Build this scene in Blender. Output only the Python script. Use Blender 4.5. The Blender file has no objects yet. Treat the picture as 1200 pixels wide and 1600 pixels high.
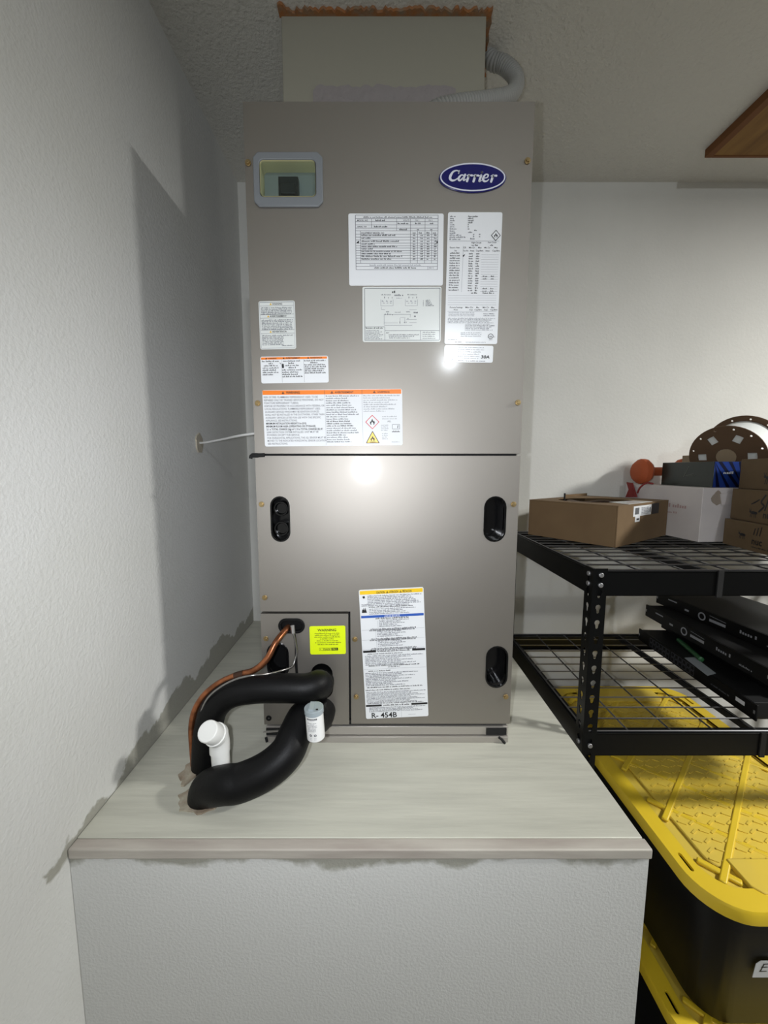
import bpy, bmesh, math, random
from math import sin, cos, pi, radians, sqrt, atan2
from mathutils import Vector, Matrix

SC = bpy.context.scene
COL = SC.collection
random.seed(7)

# ------------------------------------------------------------------ camera, world, lights, exposure
CAM_Y, CAM_Z, PITCH, FPX, U0 = -0.785, 1.56, radians(6.37), 600.0, 586.0
cam_d = bpy.data.cameras.new('camera'); cam = bpy.data.objects.new('camera', cam_d); COL.objects.link(cam)
cam.location = (0, CAM_Y, CAM_Z); cam.rotation_euler = (pi/2 - PITCH, 0, 0)
cam_d.sensor_fit = 'HORIZONTAL'; cam_d.sensor_width = 36.0; cam_d.lens = 36.0*FPX/1200
cam_d.shift_x = (600-U0)/1600.0
cam_d.clip_start = 0.02
SC.camera = cam

w = bpy.data.worlds.new('world'); SC.world = w; w.use_nodes = True
w.node_tree.nodes['Background'].inputs[0].default_value = (0.8, 0.85, 0.9, 1)
w.node_tree.nodes['Background'].inputs[1].default_value = 0.3

def lamp(name, kind, loc, power, color, rot=(0, 0, 0), **kw):
    d = bpy.data.lights.new(name, kind); d.energy = power; d.color = color
    for k, v in kw.items(): setattr(d, k, v)
    o = bpy.data.objects.new(name, d); COL.objects.link(o); o.location = loc; o.rotation_euler = rot
    return o
# garage ceiling fixtures (one to the side, one behind) and the phone's flash beside its lens
lamp('ceiling_light_side', 'AREA', (2.35, -0.62, 2.52), 84, (0.99, 0.99, 0.965), shape='DISK', size=0.3)
lamp('ceiling_light_rear', 'POINT', (0.61, -2.56, 2.46), 38, (0.88, 0.94, 1.0), shadow_soft_size=0.05)
lamp('phone_flash', 'SPOT', (-0.046, CAM_Y, CAM_Z), 21.5, (0.9, 0.935, 1.0), rot=(pi/2-PITCH, 0, 0),
     spot_size=radians(126), spot_blend=1.0, shadow_soft_size=0.006)

SC.view_settings.view_transform = 'Standard'; SC.view_settings.look = 'None'
SC.view_settings.gamma = 1.0; SC.view_settings.use_curve_mapping = False
SC.view_settings.exposure = 0.0

# ------------------------------------------------------------------ measuring helpers (photo point -> point on a real plane)
CP, SP = cos(PITCH), sin(PITCH)
def ray(u, v):
    t = (v-800)/FPX
    d = CP - t*SP
    return (u-U0)/FPX/d, -(SP + t*CP)/d          # x and z per metre of depth
def at_y(u, v, y):
    a, b = ray(u, v); D = y - CAM_Y
    return Vector((a*D, y, CAM_Z + b*D))
def at_z(u, v, z):
    a, b = ray(u, v); D = (z-CAM_Z)/b
    return Vector((a*D, CAM_Y + D, z))
def at_x(u, v, x):
    a, b = ray(u, v); D = x/a
    return Vector((x, CAM_Y + D, CAM_Z + b*D))

# ------------------------------------------------------------------ materials
def srgb(r, g, b):
    f = lambda c: (c/255/12.92) if c/255 <= 0.04045 else ((c/255+0.055)/1.055)**2.4
    return (f(r), f(g), f(b), 1)
MATS = {}
def mat(name, color, rough=0.6, metal=0.0, bump=None, vary=None, spec=0.5, coat=0.0, stretch=(1, 1, 1)):
    if name in MATS: return MATS[name]
    m = bpy.data.materials.new(name); m.use_nodes = True; nt = m.node_tree
    b = nt.nodes['Principled BSDF']
    b.inputs['Base Color'].default_value = color; b.inputs['Roughness'].default_value = rough
    b.inputs['Metallic'].default_value = metal; b.inputs['Specular IOR Level'].default_value = spec
    b.inputs['Coat Weight'].default_value = coat; b.inputs['Coat Roughness'].default_value = 0.12
    tc = nt.nodes.new('ShaderNodeTexCoord'); mp = nt.nodes.new('ShaderNodeMapping')
    mp.inputs['Scale'].default_value = stretch
    nt.links.new(tc.outputs['Object'], mp.inputs['Vector'])
    if vary:                                        # (scale, second colour, amount)
        n = nt.nodes.new('ShaderNodeTexNoise'); n.inputs['Scale'].default_value = vary[0]; n.inputs['Detail'].default_value = 5
        r = nt.nodes.new('ShaderNodeMapRange'); r.inputs['From Min'].default_value = 0.38; r.inputs['From Max'].default_value = 0.68
        r.inputs['To Max'].default_value = vary[2]
        x = nt.nodes.new('ShaderNodeMix'); x.data_type = 'RGBA'
        x.inputs['A'].default_value = color; x.inputs['B'].default_value = vary[1]
        nt.links.new(mp.outputs[0], n.inputs['Vector']); nt.links.new(n.outputs['Fac'], r.inputs['Value'])
        nt.links.new(r.outputs[0], x.inputs['Factor']); nt.links.new(x.outputs['Result'], b.inputs['Base Color'])
    if bump:                                        # (scale, strength, distance)
        n = nt.nodes.new('ShaderNodeTexNoise'); n.inputs['Scale'].default_value = bump[0]; n.inputs['Detail'].default_value = 4
        bp = nt.nodes.new('ShaderNodeBump'); bp.inputs['Strength'].default_value = bump[1]; bp.inputs['Distance'].default_value = bump[2]
        nt.links.new(mp.outputs[0], n.inputs['Vector']); nt.links.new(n.outputs['Fac'], bp.inputs['Height'])
        nt.links.new(bp.outputs[0], b.inputs['Normal'])
    MATS[name] = m
    return m

def paint_smear(m, kind):
    """grey paint brushed past the platform's edge: a ragged stain with a shape of its own"""
    nt = m.node_tree; N = nt.nodes; L = nt.links; b = N['Principled BSDF']
    g = N.new('ShaderNodeNewGeometry'); s = N.new('ShaderNodeSeparateXYZ'); L.new(g.outputs['Position'], s.inputs[0])
    def noise(scale, det=4):
        n = N.new('ShaderNodeTexNoise'); n.inputs['Scale'].default_value = scale; n.inputs['Detail'].default_value = det
        L.new(g.outputs['Position'], n.inputs['Vector']); return n.outputs['Fac']
    def M(op, a, c):
        n = N.new('ShaderNodeMath'); n.operation = op
        for i, q in enumerate((a, c)):
            if isinstance(q, (int, float)): n.inputs[i].default_value = q
            else: L.new(q, n.inputs[i])
        return n.outputs[0]
    def step(val, lo, hi):
        n = N.new('ShaderNodeMapRange'); n.inputs['From Min'].default_value = lo; n.inputs['From Max'].default_value = hi
        L.new(val, n.inputs['Value']); return n.outputs[0]
    x, y, z = s.outputs
    nn = M('SUBTRACT', noise(9), 0.5); nf = M('SUBTRACT', noise(60), 0.5)
    rag = M('ADD', M('MULTIPLY', nn, 0.15), M('MULTIPLY', nf, 0.03))
    if kind == 'wall':
        top = M('ADD', M('ADD', 0.98, M('MULTIPLY', step(y, -0.22, 0.1), 0.034)), rag)
        k = step(M('SUBTRACT', top, z), -0.002, 0.004)
        k = M('MULTIPLY', k, step(M('SUBTRACT', y, M('ADD', -0.272, rag)), 0.0, 0.006))
        k = M('MULTIPLY', k, step(M('SUBTRACT', z, M('ADD', 0.944, M('MULTIPLY', rag, 0.3))), 0.0, 0.005))
    else:
        k = step(M('SUBTRACT', z, M('ADD', 0.932, M('MULTIPLY', rag, 0.55))), -0.004, 0.006)
    k = M('MULTIPLY', k, 0.85)
    mx = N.new('ShaderNodeMix'); mx.data_type = 'RGBA'; L.new(k, mx.inputs['Factor'])
    src = b.inputs['Base Color'].links
    if src: L.new(src[0].from_socket, mx.inputs['A'])
    else: mx.inputs['A'].default_value = b.inputs['Base Color'].default_value
    mx.inputs['B'].default_value = srgb(148, 146, 133)
    L.new(mx.outputs['Result'], b.inputs['Base Color'])

WHITE = srgb(214, 214, 211)
M_wall_l = mat('wall_left_paint', WHITE, 0.85, bump=(170, 0.34, 0.004), vary=(3, srgb(206, 206, 200), 0.6))
paint_smear(M_wall_l, 'wall')
M_wall = mat('wall_paint', srgb(211, 210, 204), 0.85, bump=(110, 0.2, 0.003), vary=(4, srgb(203, 202, 196), 0.6))
M_ceil = mat('ceiling_paint', srgb(212, 210, 202), 0.9, bump=(120, 0.75, 0.006))
M_far = mat('darkened_far_wall', srgb(120, 116, 108), 0.9)  # unseen walls, coloured darker so they bounce less light into the room
M_floor = mat('concrete', srgb(112, 109, 103), 0.8, bump=(40, 0.2, 0.003), vary=(6, srgb(96, 93, 87), 1))
M_plat_w = mat('platform_wall_paint', WHITE, 0.85, bump=(210, 0.28, 0.003)); paint_smear(M_plat_w, 'panel')
M_plat = mat('platform_grey_paint', srgb(194, 193, 180), 0.5, bump=(26, 0.35, 0.0015), vary=(9, srgb(179, 178, 166), 0.8), stretch=(0.6, 6, 6))
M_trim = mat('platform_edge_paint', srgb(186, 180, 170), 0.6, bump=(40, 0.3, 0.002), vary=(14, srgb(162, 152, 144), 0.9), stretch=(0.4, 3, 3))
M_cab = mat('taupe_steel', srgb(153, 148, 141), 0.53, metal=0.96, bump=(900, 0.04, 0.0004), spec=0.45, coat=0.25)
M_pan = mat('taupe_steel_base', srgb(170, 165, 158), 0.35, metal=0.5)
M_black = mat('black_rubber', srgb(7, 7, 8), 0.6, spec=0.2, bump=(120, 0.1, 0.001))
M_gap = mat('black_gasket', srgb(12, 12, 12), 0.8)
M_gloss_black = mat('glossy_black_plastic', srgb(12, 12, 13), 0.18)
M_brass = mat('brass_screw', srgb(168, 146, 104), 0.4, metal=0.9)
M_foam = mat('black_pipe_foam', srgb(7, 7, 8), 0.5, spec=0.22, bump=(260, 0.22, 0.0012), vary=(30, srgb(10, 10, 11), 0.6))
M_copper = mat('copper', srgb(176, 112, 76), 0.33, metal=0.9, vary=(40, srgb(96, 60, 42), 0.9))
M_steel = mat('bright_tube', srgb(150, 148, 146), 0.25, metal=0.9)
M_pvc = mat('white_pvc', srgb(226, 226, 222), 0.35)
M_label = mat('label_white', srgb(226, 228, 230), 0.17, spec=0.5)
M_label2 = mat('label_grey_white', srgb(214, 217, 214), 0.19, spec=0.5)
M_ink = mat('ink_black', srgb(24, 24, 26), 0.5)
M_ink2 = mat('ink_grey', srgb(92, 94, 102), 0.5)
M_ink3 = mat('ink_light_grey', srgb(150, 152, 158), 0.5)
M_orange = mat('ink_orange', srgb(238, 128, 40), 0.35)
M_yellow = mat('ink_yellow', srgb(238, 196, 40), 0.35)
M_blue = mat('ink_blue', srgb(52, 92, 176), 0.35)
M_red = mat('ink_red', srgb(200, 70, 80), 0.35)
M_neon = mat('neon_yellow', srgb(222, 240, 20), 0.4)
M_navy = mat('navy_enamel', srgb(8, 10, 92), 0.25, coat=0.5)
M_silver = mat('silver_letter', srgb(222, 224, 235), 0.35, metal=0.1)
M_rack = mat('black_powder_coat', srgb(7, 8, 9), 0.36, spec=0.25, bump=(500, 0.06, 0.0004))
M_wire = mat('dark_wire', srgb(120, 120, 122), 0.28, metal=0.9)
M_zinc = mat('zinc_bolt', srgb(170, 170, 172), 0.4, metal=0.8)
M_card = mat('cardboard', srgb(112, 90, 62), 0.85, bump=(90, 0.12, 0.001), vary=(12, srgb(104, 82, 56), 0.8))
M_card_d = mat('cardboard_dark', srgb(110, 91, 66), 0.85, vary=(12, srgb(100, 82, 58), 0.8))
M_spool = mat('spool_card', srgb(92, 70, 50), 0.85)
M_wbox = mat('white_card', srgb(210, 204, 203), 0.7, vary=(8, srgb(198, 192, 192), 0.7))
M_fil = mat('white_filament', srgb(225, 228, 226), 0.4, bump=(300, 0.3, 0.001), stretch=(1, 1, 1))
M_org = mat('orange_neoprene', srgb(172, 82, 42), 0.75, bump=(160, 0.15, 0.001))
M_redc = mat('red_cloth', srgb(130, 44, 42), 0.85)
M_dgreen = mat('dark_green_card', srgb(30, 40, 36), 0.25)
M_wood = mat('pale_wood', srgb(150, 132, 108), 0.8)
M_lid = mat('yellow_plastic', srgb(222, 190, 42), 0.45, bump=(400, 0.05, 0.0006), vary=(5, srgb(212, 180, 40), 0.7))
M_dust = mat('dusty_yellow_plastic', srgb(216, 186, 62), 0.55, vary=(7, srgb(206, 180, 76), 0.9))
M_tote = mat('black_plastic', srgb(7, 7, 7), 0.5, spec=0.25)
M_gear = mat('black_steel', srgb(10, 10, 11), 0.45, spec=0.3)
M_geartop = mat('dark_grey_steel', srgb(30, 30, 30), 0.5, spec=0.3)
M_greenp = mat('green_plastic', srgb(52, 100, 62), 0.4)
M_ply = mat('stained_plywood', srgb(142, 106, 54), 0.8, bump=(40, 0.2, 0.002), vary=(6, srgb(112, 78, 36), 1), stretch=(5, 0.6, 1))
M_plyedge = mat('plywood_edge', srgb(112, 70, 32), 0.8)
M_rust = mat('orange_stained_wood', srgb(160, 104, 58), 0.9, bump=(80, 0.6, 0.006), vary=(55, srgb(136, 116, 94), 1))
M_duct = mat('duct_board_paint', srgb(154, 151, 137), 0.8, bump=(50, 0.1, 0.002))
M_mastic = mat('grey_mastic', srgb(146, 140, 139), 0.8, bump=(60, 0.7, 0.006))
M_conduit = mat('grey_conduit', srgb(150, 150, 146), 0.5)
M_putty = mat('dried_putty', srgb(176, 168, 152), 0.9, bump=(120, 0.5, 0.003))
M_frame = mat('window_frame_grey', srgb(120, 124, 128), 0.45)
M_cream = mat('cream_recess', srgb(214, 206, 160), 0.6)
M_breaker = mat('breaker_black', srgb(34, 40, 40), 0.4)
M_cap = mat('translucent_grey_cap', srgb(150, 160, 165), 0.3)
M_white = mat('white_plastic', srgb(228, 228, 226), 0.35)
M_bluecard = mat('blue_card', srgb(24, 50, 118), 0.3)
M_gum = mat('caulk_brown', srgb(138, 122, 104), 0.9, bump=(90, 0.6, 0.004), vary=(40, srgb(176, 168, 150), 1))
gm = bpy.data.materials.new('clear_pane'); gm.use_nodes = True; nt = gm.node_tree
nt.nodes.remove(nt.nodes['Principled BSDF'])
_t = nt.nodes.new('ShaderNodeBsdfTransparent'); _g = nt.nodes.new('ShaderNodeBsdfGlossy'); _g.inputs['Roughness'].default_value = 0.08
_t.inputs[0].default_value = (0.86, 0.9, 0.9, 1)
_x = nt.nodes.new('ShaderNodeMixShader'); _x.inputs[0].default_value = 0.06
nt.links.new(_t.outputs[0], _x.inputs[1]); nt.links.new(_g.outputs[0], _x.inputs[2])
nt.links.new(_x.outputs[0], nt.nodes['Material Output'].inputs[0])
M_pane = gm

# ------------------------------------------------------------------ mesh helpers
class MB:
    def __init__(s): s.v = []; s.f = []
    def add(s, vs, fs):
        n = len(s.v); s.v += [Vector(p) for p in vs]; s.f += [tuple(i+n for i in f) for f in fs]; return s
    def box(s, x0, x1, y0, y1, z0, z1):
        return s.hexa([(x0, y0), (x1, y0), (x1, y1), (x0, y1)], z0, z1)
    def hexa(s, q, z0, z1):                        # prism over a plan polygon
        n = len(q)
        vs = [(p[0], p[1], z0) for p in q] + [(p[0], p[1], z1) for p in q]
        fs = [tuple(range(n))[::-1], tuple(range(n, 2*n))] + [(i, (i+1) % n, n+(i+1) % n, n+i) for i in range(n)]
        return s.add(vs, fs)
    def bar(s, a, b, wd, ht, up=(0, 0, 1)):
        a, b = Vector(a), Vector(b); d = (b-a).normalized(); up = Vector(up)
        r = d.cross(up).normalized()*wd/2; u = r.cross(d).normalized()*ht/2
        vs = [p+i*r+j*u for p in (a, b) for i, j in ((-1, -1), (1, -1), (1, 1), (-1, 1))]
        return s.add(vs, [(0, 1, 2, 3), (7, 6, 5, 4), (0, 4, 5, 1), (1, 5, 6, 2), (2, 6, 7, 3), (3, 7, 4, 0)])
    def tube(s, pts, rad, seg=12, cap=True):
        pts = [Vector(p) for p in pts]; n = len(pts)
        rads = rad if isinstance(rad, (list, tuple)) else [rad]*n
        tan = [(pts[min(i+1, n-1)]-pts[max(i-1, 0)]).normalized() for i in range(n)]
        ref = Vector((0, 0, 1)) if abs(tan[0].z) < 0.9 else Vector((1, 0, 0))
        nrm = (ref - tan[0]*ref.dot(tan[0])).normalized(); vs = []
        for i in range(n):
            nrm = (nrm - tan[i]*nrm.dot(tan[i])).normalized(); bi = tan[i].cross(nrm)
            vs += [pts[i]+rads[i]*(cos(2*pi*k/seg)*nrm + sin(2*pi*k/seg)*bi) for k in range(seg)]
        fs = [(i*seg+k, i*seg+(k+1) % seg, (i+1)*seg+(k+1) % seg, (i+1)*seg+k) for i in range(n-1) for k in range(seg)]
        if cap: fs += [tuple(range(seg))[::-1], tuple(range((n-1)*seg, n*seg))]
        return s.add(vs, fs)
    def plate(s, outer, holes, f0, f1):
        """flat plate with holes; f0/f1 map a 2-D point to its back and front"""
        loops = [outer]+list(holes)
        flat = [p for L in loops for p in L]; n = len(flat)
        if not holes: tris = [tuple(range(n))]
        else:
            b = bmesh.new(); vv = [b.verts.new((p[0], p[1], 0)) for p in flat]; k = 0; ee = []
            for L in loops:
                m = len(L); ee += [b.edges.new((vv[k+i], vv[k+(i+1) % m])) for i in range(m)]; k += m
            b.verts.index_update(); bmesh.ops.triangle_fill(b, use_beauty=True, use_dissolve=False, edges=ee)
            tris = [tuple(v.index for v in f.verts) for f in b.faces]; b.free()
        vs = [f0(*p) for p in flat]+[f1(*p) for p in flat]
        fs = [tuple(t) for t in tris]+[tuple(i+n for i in t) for t in tris]; k = 0
        for L in loops:
            m = len(L); fs += [(k+i, k+(i+1) % m, n+k+(i+1) % m, n+k+i) for i in range(m)]; k += m
        return s.add(vs, fs)
    def wall_ring(s, loop, f0, f1):                # an open band between two copies of a loop
        m = len(loop)
        return s.add([f0(*p) for p in loop]+[f1(*p) for p in loop], [(i, (i+1) % m, m+(i+1) % m, m+i) for i in range(m)])
    def poly(s, loop, f):
        return s.add([f(*p) for p in loop], [tuple(range(len(loop)))])

def catmull(pts, n=8):
    P = [Vector(p) for p in pts]; P = [2*P[0]-P[1]]+P+[2*P[-1]-P[-2]]; out = []
    for i in range(1, len(P)-2):
        a, b, c, d = P[i-1:i+3]
        for k in range(n):
            t = k/n
            out.append(0.5*((2*b)+(c-a)*t+(2*a-5*b+4*c-d)*t*t+(3*b-a-3*c+d)*t**3))
    out.append(P[-2]); return out
def resample(pts, step):
    out = [pts[0].copy()]; acc = 0.0
    for a, b in zip(pts, pts[1:]):
        L = (b-a).length; t = step-acc
        while t <= L: out.append(a+(b-a)*(t/L)); t += step
        acc = (acc+L) % step
    return out

def root_of(o):
    while o.parent: o = o.parent
    return o
def obj(name, mb, m, parent=None, bevel=0.0, smooth=True, seg=2, ang=35):
    me = bpy.data.meshes.new(name)
    off = root_of(parent).location if parent else Vector((0, 0, 0))
    me.from_pydata([v-off for v in mb.v], [], mb.f)
    bm = bmesh.new(); bm.from_mesh(me); bmesh.ops.recalc_face_normals(bm, faces=bm.faces); bm.to_mesh(me); bm.free()
    me.materials.append(m)
    if smooth:
        me.polygons.foreach_set('use_smooth', [True]*len(me.polygons)); me.set_sharp_from_angle(angle=radians(ang))
    o = bpy.data.objects.new(name, me); COL.objects.link(o)
    if parent: o.parent = parent
    if bevel:
        b = o.modifiers.new('bevel', 'BEVEL'); b.width = bevel; b.segments = seg; b.limit_method = 'ANGLE'; b.angle_limit = radians(40)
    return o
def tag(o, label, cat, group=None, kind=None):
    o['label'] = label; o['category'] = cat
    if group: o['group'] = group
    if kind: o['kind'] = kind
    return o
def thing(name, label, cat, loc, group=None):
    o = bpy.data.objects.new(name, None); COL.objects.link(o); o.location = Vector(loc); o.empty_display_size = 0.1
    return tag(o, label, cat, group)
def struct(name, mb, m, parent=None, **k):
    o = obj(name, mb, m, parent, **k)
    if not parent: o['kind'] = 'structure'
    return o
def stadium(cx, cz, wd, ht, n=10):
    out = []
    if ht >= wd:
        r = wd/2; h = ht/2-r
        for k in range(n+1): a = pi*k/n; out.append((cx+r*cos(a), cz+h+r*sin(a)))
        for k in range(n+1): a = pi+pi*k/n; out.append((cx+r*cos(a), cz-h+r*sin(a)))
    else:
        r = ht/2; h = wd/2-r
        for k in range(n+1): a = -pi/2+pi*k/n; out.append((cx+h+r*cos(a), cz+r*sin(a)))
        for k in range(n+1): a = pi/2+pi*k/n; out.append((cx-h+r*cos(a), cz+r*sin(a)))
    return out
def circle(cx, cz, r, n=20, rz=None):
    rz = rz or r
    return [(cx+r*cos(2*pi*k/n), cz+rz*sin(2*pi*k/n)) for k in range(n)]
def rrect(x0, x1, z0, z1, r, n=5):
    out = []
    for cx, cz, a0 in ((x1-r, z1-r, 0), (x0+r, z1-r, 90), (x0+r, z0+r, 180), (x1-r, z0+r, 270)):
        for k in range(n+1):
            a = radians(a0+90*k/n); out.append((cx+r*cos(a), cz+r*sin(a)))
    return out

# ------------------------------------------------------------------ printing helpers
GLYPH = {}
def text_mesh(s, bold):
    if (s, bold) in GLYPH: return GLYPH[(s, bold)]
    c = bpy.data.curves.new('t', 'FONT'); c.body = s; c.size = 1; c.resolution_u = 2; c.offset = bold
    o = bpy.data.objects.new('t', c); COL.objects.link(o); dg = bpy.context.evaluated_depsgraph_get()
    me = bpy.data.meshes.new_from_object(o.evaluated_get(dg))
    r = ([v.co.copy() for v in me.vertices], [tuple(p.vertices) for p in me.polygons])
    bpy.data.objects.remove(o); bpy.data.curves.remove(c); bpy.data.meshes.remove(me)
    GLYPH[(s, bold)] = r; return r
class Print:
    """collects flat print per colour; f(a, b, lift) maps print coordinates (b grows downwards) to the world"""
    def __init__(s, f): s.f = f; s.m = {}; s.lift = {}
    def _mb(s, key): return s.m.setdefault(key, MB())
    def poly(s, key, pts, lift=1): s._mb(key).poly(pts, lambda a, b: s.f(a, b, lift))
    def rect(s, key, x0, y0, x1, y1, lift=1):
        s.poly(key, [(x0, y0), (x1, y0), (x1, y1), (x0, y1)], lift)
    def line(s, key, x0, y0, x1, y1, wd, lift=1):
        d = Vector((x1-x0, y1-y0)).normalized()*wd/2
        s.poly(key, [(x0-d.y, y0+d.x), (x1-d.y, y1+d.x), (x1+d.y, y1-d.x), (x0+d.y, y0-d.x)], lift)
    def frame(s, key, x0, y0, x1, y1, wd):
        for q in ((x0, y0, x1, y0), (x1, y0, x1, y1), (x1, y1, x0, y1), (x0, y1, x0, y0)): s.line(key, *q, wd)
    def text(s, key, t, x, y, h, align='l', width=None, bold=0.0, shear=0.0, lift=1):
        vs, fs = text_mesh(t, bold)
        if not vs: return
        x0 = min(v.x for v in vs); x1 = max(v.x for v in vs); k = h/0.73
        kx = width/(x1-x0) if width else k; W = (x1-x0)*kx
        ox = x-{'l': 0, 'c': W/2, 'r': W}[align]
        s._mb(key).add([s.f(ox+(v.x-x0)*kx+shear*v.y*k, y-v.y*k, lift) for v in vs], fs)
    def words(s, key, x0, x1, y, h, seed=0, fill=1.0, pitch=None, lift=1):
        """a line of print too small to read: little letter-sized marks in word groups"""
        r = random.Random(seed*7919+int(x0*13+y*7)); p = pitch or h*0.75; x = x0; end = x0+(x1-x0)*fill
        while x < end-p:
            for _ in range(r.randint(2, 8)):
                if x > end-p: break
                hh = h*r.choice((0.62, 0.7, 1.0)); s.rect(key, x, y-hh, x+p*0.66, y, lift); x += p
            x += p*0.7
    def stroke(s, key, pts, wd, lift=1, n=8):
        P = catmull([Vector((p[0], p[1], 0)) for p in pts], n); m = len(P)
        ws = wd if isinstance(wd, (list, tuple)) else [wd]*len(pts)
        W = [ws[min(int(i/n), len(ws)-1)]*(1-(i/n) % 1)+ws[min(int(i/n)+1, len(ws)-1)]*((i/n) % 1) for i in range(m)]
        L = []; R = []
        for i in range(m):
            d = (P[min(i+1, m-1)]-P[max(i-1, 0)]).normalized(); q = Vector((-d.y, d.x, 0))*W[i]/2
            L.append(P[i]+q); R.append(P[i]-q)
        for i in range(m-1): s.poly(key, [(p.x, p.y) for p in (L[i], L[i+1], R[i+1], R[i])], lift)
        for i in (0, m-1): s.poly(key, circle(P[i].x, P[i].y, W[i]/2, 10), lift*1.02)
    def warn(s, key, key2, x, y, h):               # small warning triangle with its mark
        s.poly(key, [(x, y), (x+h*1.1, y), (x+h*0.55, y-h)], 1.3)
        s.rect(key2, x+h*0.47, y-h*0.66, x+h*0.63, y-h*0.3, 1.8); s.rect(key2, x+h*0.47, y-h*0.22, x+h*0.63, y-h*0.1, 1.8)
    def flame(s, key, key2, cx, cy, h):
        s.poly(key, [(cx-h*.28, cy+h*.45), (cx-h*.4, cy+h*.15), (cx-h*.3, cy-h*.1), (cx-h*.2, cy+h*.0), (cx-h*.12, cy-h*.3), (cx+h*.02, cy-h*.5),
                     (cx+h*.1, cy-h*.22), (cx+h*.22, cy-h*.05), (cx+h*.26, cy-h*.2), (cx+h*.4, cy+h*.1), (cx+h*.3, cy+h*.45)], 1.6)
        s.poly(key2, [(cx-h*.14, cy+h*.45), (cx-h*.2, cy+h*.25), (cx-h*.02, cy-h*.02), (cx+h*.18, cy+h*.25), (cx+h*.14, cy+h*.45)], 2.2)
    def build(s, parent, names):
        for key, mb in s.m.items():
            o = obj(names[key][0], mb, names[key][1], parent, smooth=False)
            if len(mb.f) > 1: o['kind'] = 'stuff'           # print too fine to pick apart
INK = {'k': ('lettering', M_ink), 'g': ('small_print', M_ink2), 'l': ('faint_print', M_ink3), 'o': ('orange_band', M_orange),
       'y': ('yellow_band', M_yellow), 'b': ('blue_band', M_blue), 'r': ('red_outline', M_red), 'w': ('white_mark', M_label), 's': ('silver_lettering', M_silver)}

# ------------------------------------------------------------------ the room
XL, YB, ZC, ZP = -0.492, 0.685, 2.5625, 0.961
YF, XR = -0.238, 0.434                                   # platform front and side
RX, RY = 3.9, -4.6
struct('floor', MB().box(XL-.1, RX+.1, RY-.1, YB+.1, -.1, 0), M_floor)
struct('ceiling', MB().box(XL-.1, RX+.1, RY-.1, YB+.1, ZC, ZC+.1), M_ceil)
struct('wall_left', MB().box(XL-.1, XL, RY, YB, 0, ZC), M_wall_l)
struct('wall_back', MB().box(XL-.1, RX+.1, YB, YB+.1, 0, ZC), M_wall)
struct('wall_right', MB().box(RX, RX+.1, RY, YB, 0, ZC), M_far)
struct('wall_front', MB().box(XL-.1, RX+.1, RY-.1, RY, 0, ZC), M_far)

# ragged brown edge of the hole cut in the ceiling for the duct (front and one side of it)
r = random.Random(3); PX0, PX1, PY0 = -0.213, 0.242, 0.182
front = [(PX0-.004+i*(PX1-PX0+.014)/80, PY0+.003) for i in range(81)]
edge = [(x, PY0-.005-.011*r.random()-(0.012 if i < 3 else 0)) for i, (x, y) in enumerate(front)]
q = MB(); q.plate(edge+front[::-1], [], lambda a, b: (a, b, ZC), lambda a, b: (a, b, ZC-.006))
sd = [(PX1-.002, PY0-.01+i*.012) for i in range(13)]
so = [(PX1+.006+.0022*i+.005*r.random(), y) for i, (x, y) in enumerate(sd)]
q.plate(sd+so[::-1], [], lambda a, b: (a, b, ZC), lambda a, b: (a, b, ZC-.005))
struct('trim_1', q, M_rust)

# ------------------------------------------------------------------ platform
E = .0008
T = thing('equipment_platform', 'boxed-in platform with grey painted top and white front under the air handler', 'platform', (0, 0.22, 0))
obj('top_board', MB().box(XL+E, XR, YF+.018, YB-E, ZP-.02, ZP), M_plat, T, bevel=.0015)
obj('edge_trim', MB().box(XL+E, XR+.003, YF-.002, YF+.018, ZP-.0175, ZP-.0005), M_trim, T, bevel=.002)['label'] = 'mauve grey painted front edge strip'
obj('front_panel', MB().box(XL+E, XR, YF+.001, YF+.03, 0, ZP-.0175), M_plat_w, T)['label'] = 'white textured front panel'
obj('side_panel', MB().box(XR-.03, XR, YF+.03, YB-E, 0, ZP-.021), M_plat_w, T)

# ------------------------------------------------------------------ air handler
AX0, AX1, AZ0, AZ1, AYB = -0.2475, 0.290, ZP, 2.231, 0.56
AH = thing('air_handler', 'tall taupe metal air handler covered with labels standing on the platform', 'air handler', ((AX0+AX1)/2, AYB/2, ZP))
def fz(v, u=586): return at_y(u, v, 0).z
def fx(u, v): return at_y(u, v, 0).x
seam = fz(710.5); p_top = fz(957); p_bot = fz(1131); p_r = fx(543, 1040)
m = MB(); m.box(AX0+.001, AX1-.001, .046, AYB, ZP+.001, AZ1-.001)
for q in ((AX0+.001, AX0+.003, ZP+.001, AZ1-.001), (AX1-.003, AX1-.001, ZP+.001, AZ1-.001), (AX0+.003, AX1-.003, AZ1-.003, AZ1-.001)): m.box(q[0], q[1], .0165, .046, q[2], q[3])
obj('cabinet', m, M_cab, AH)
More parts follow.
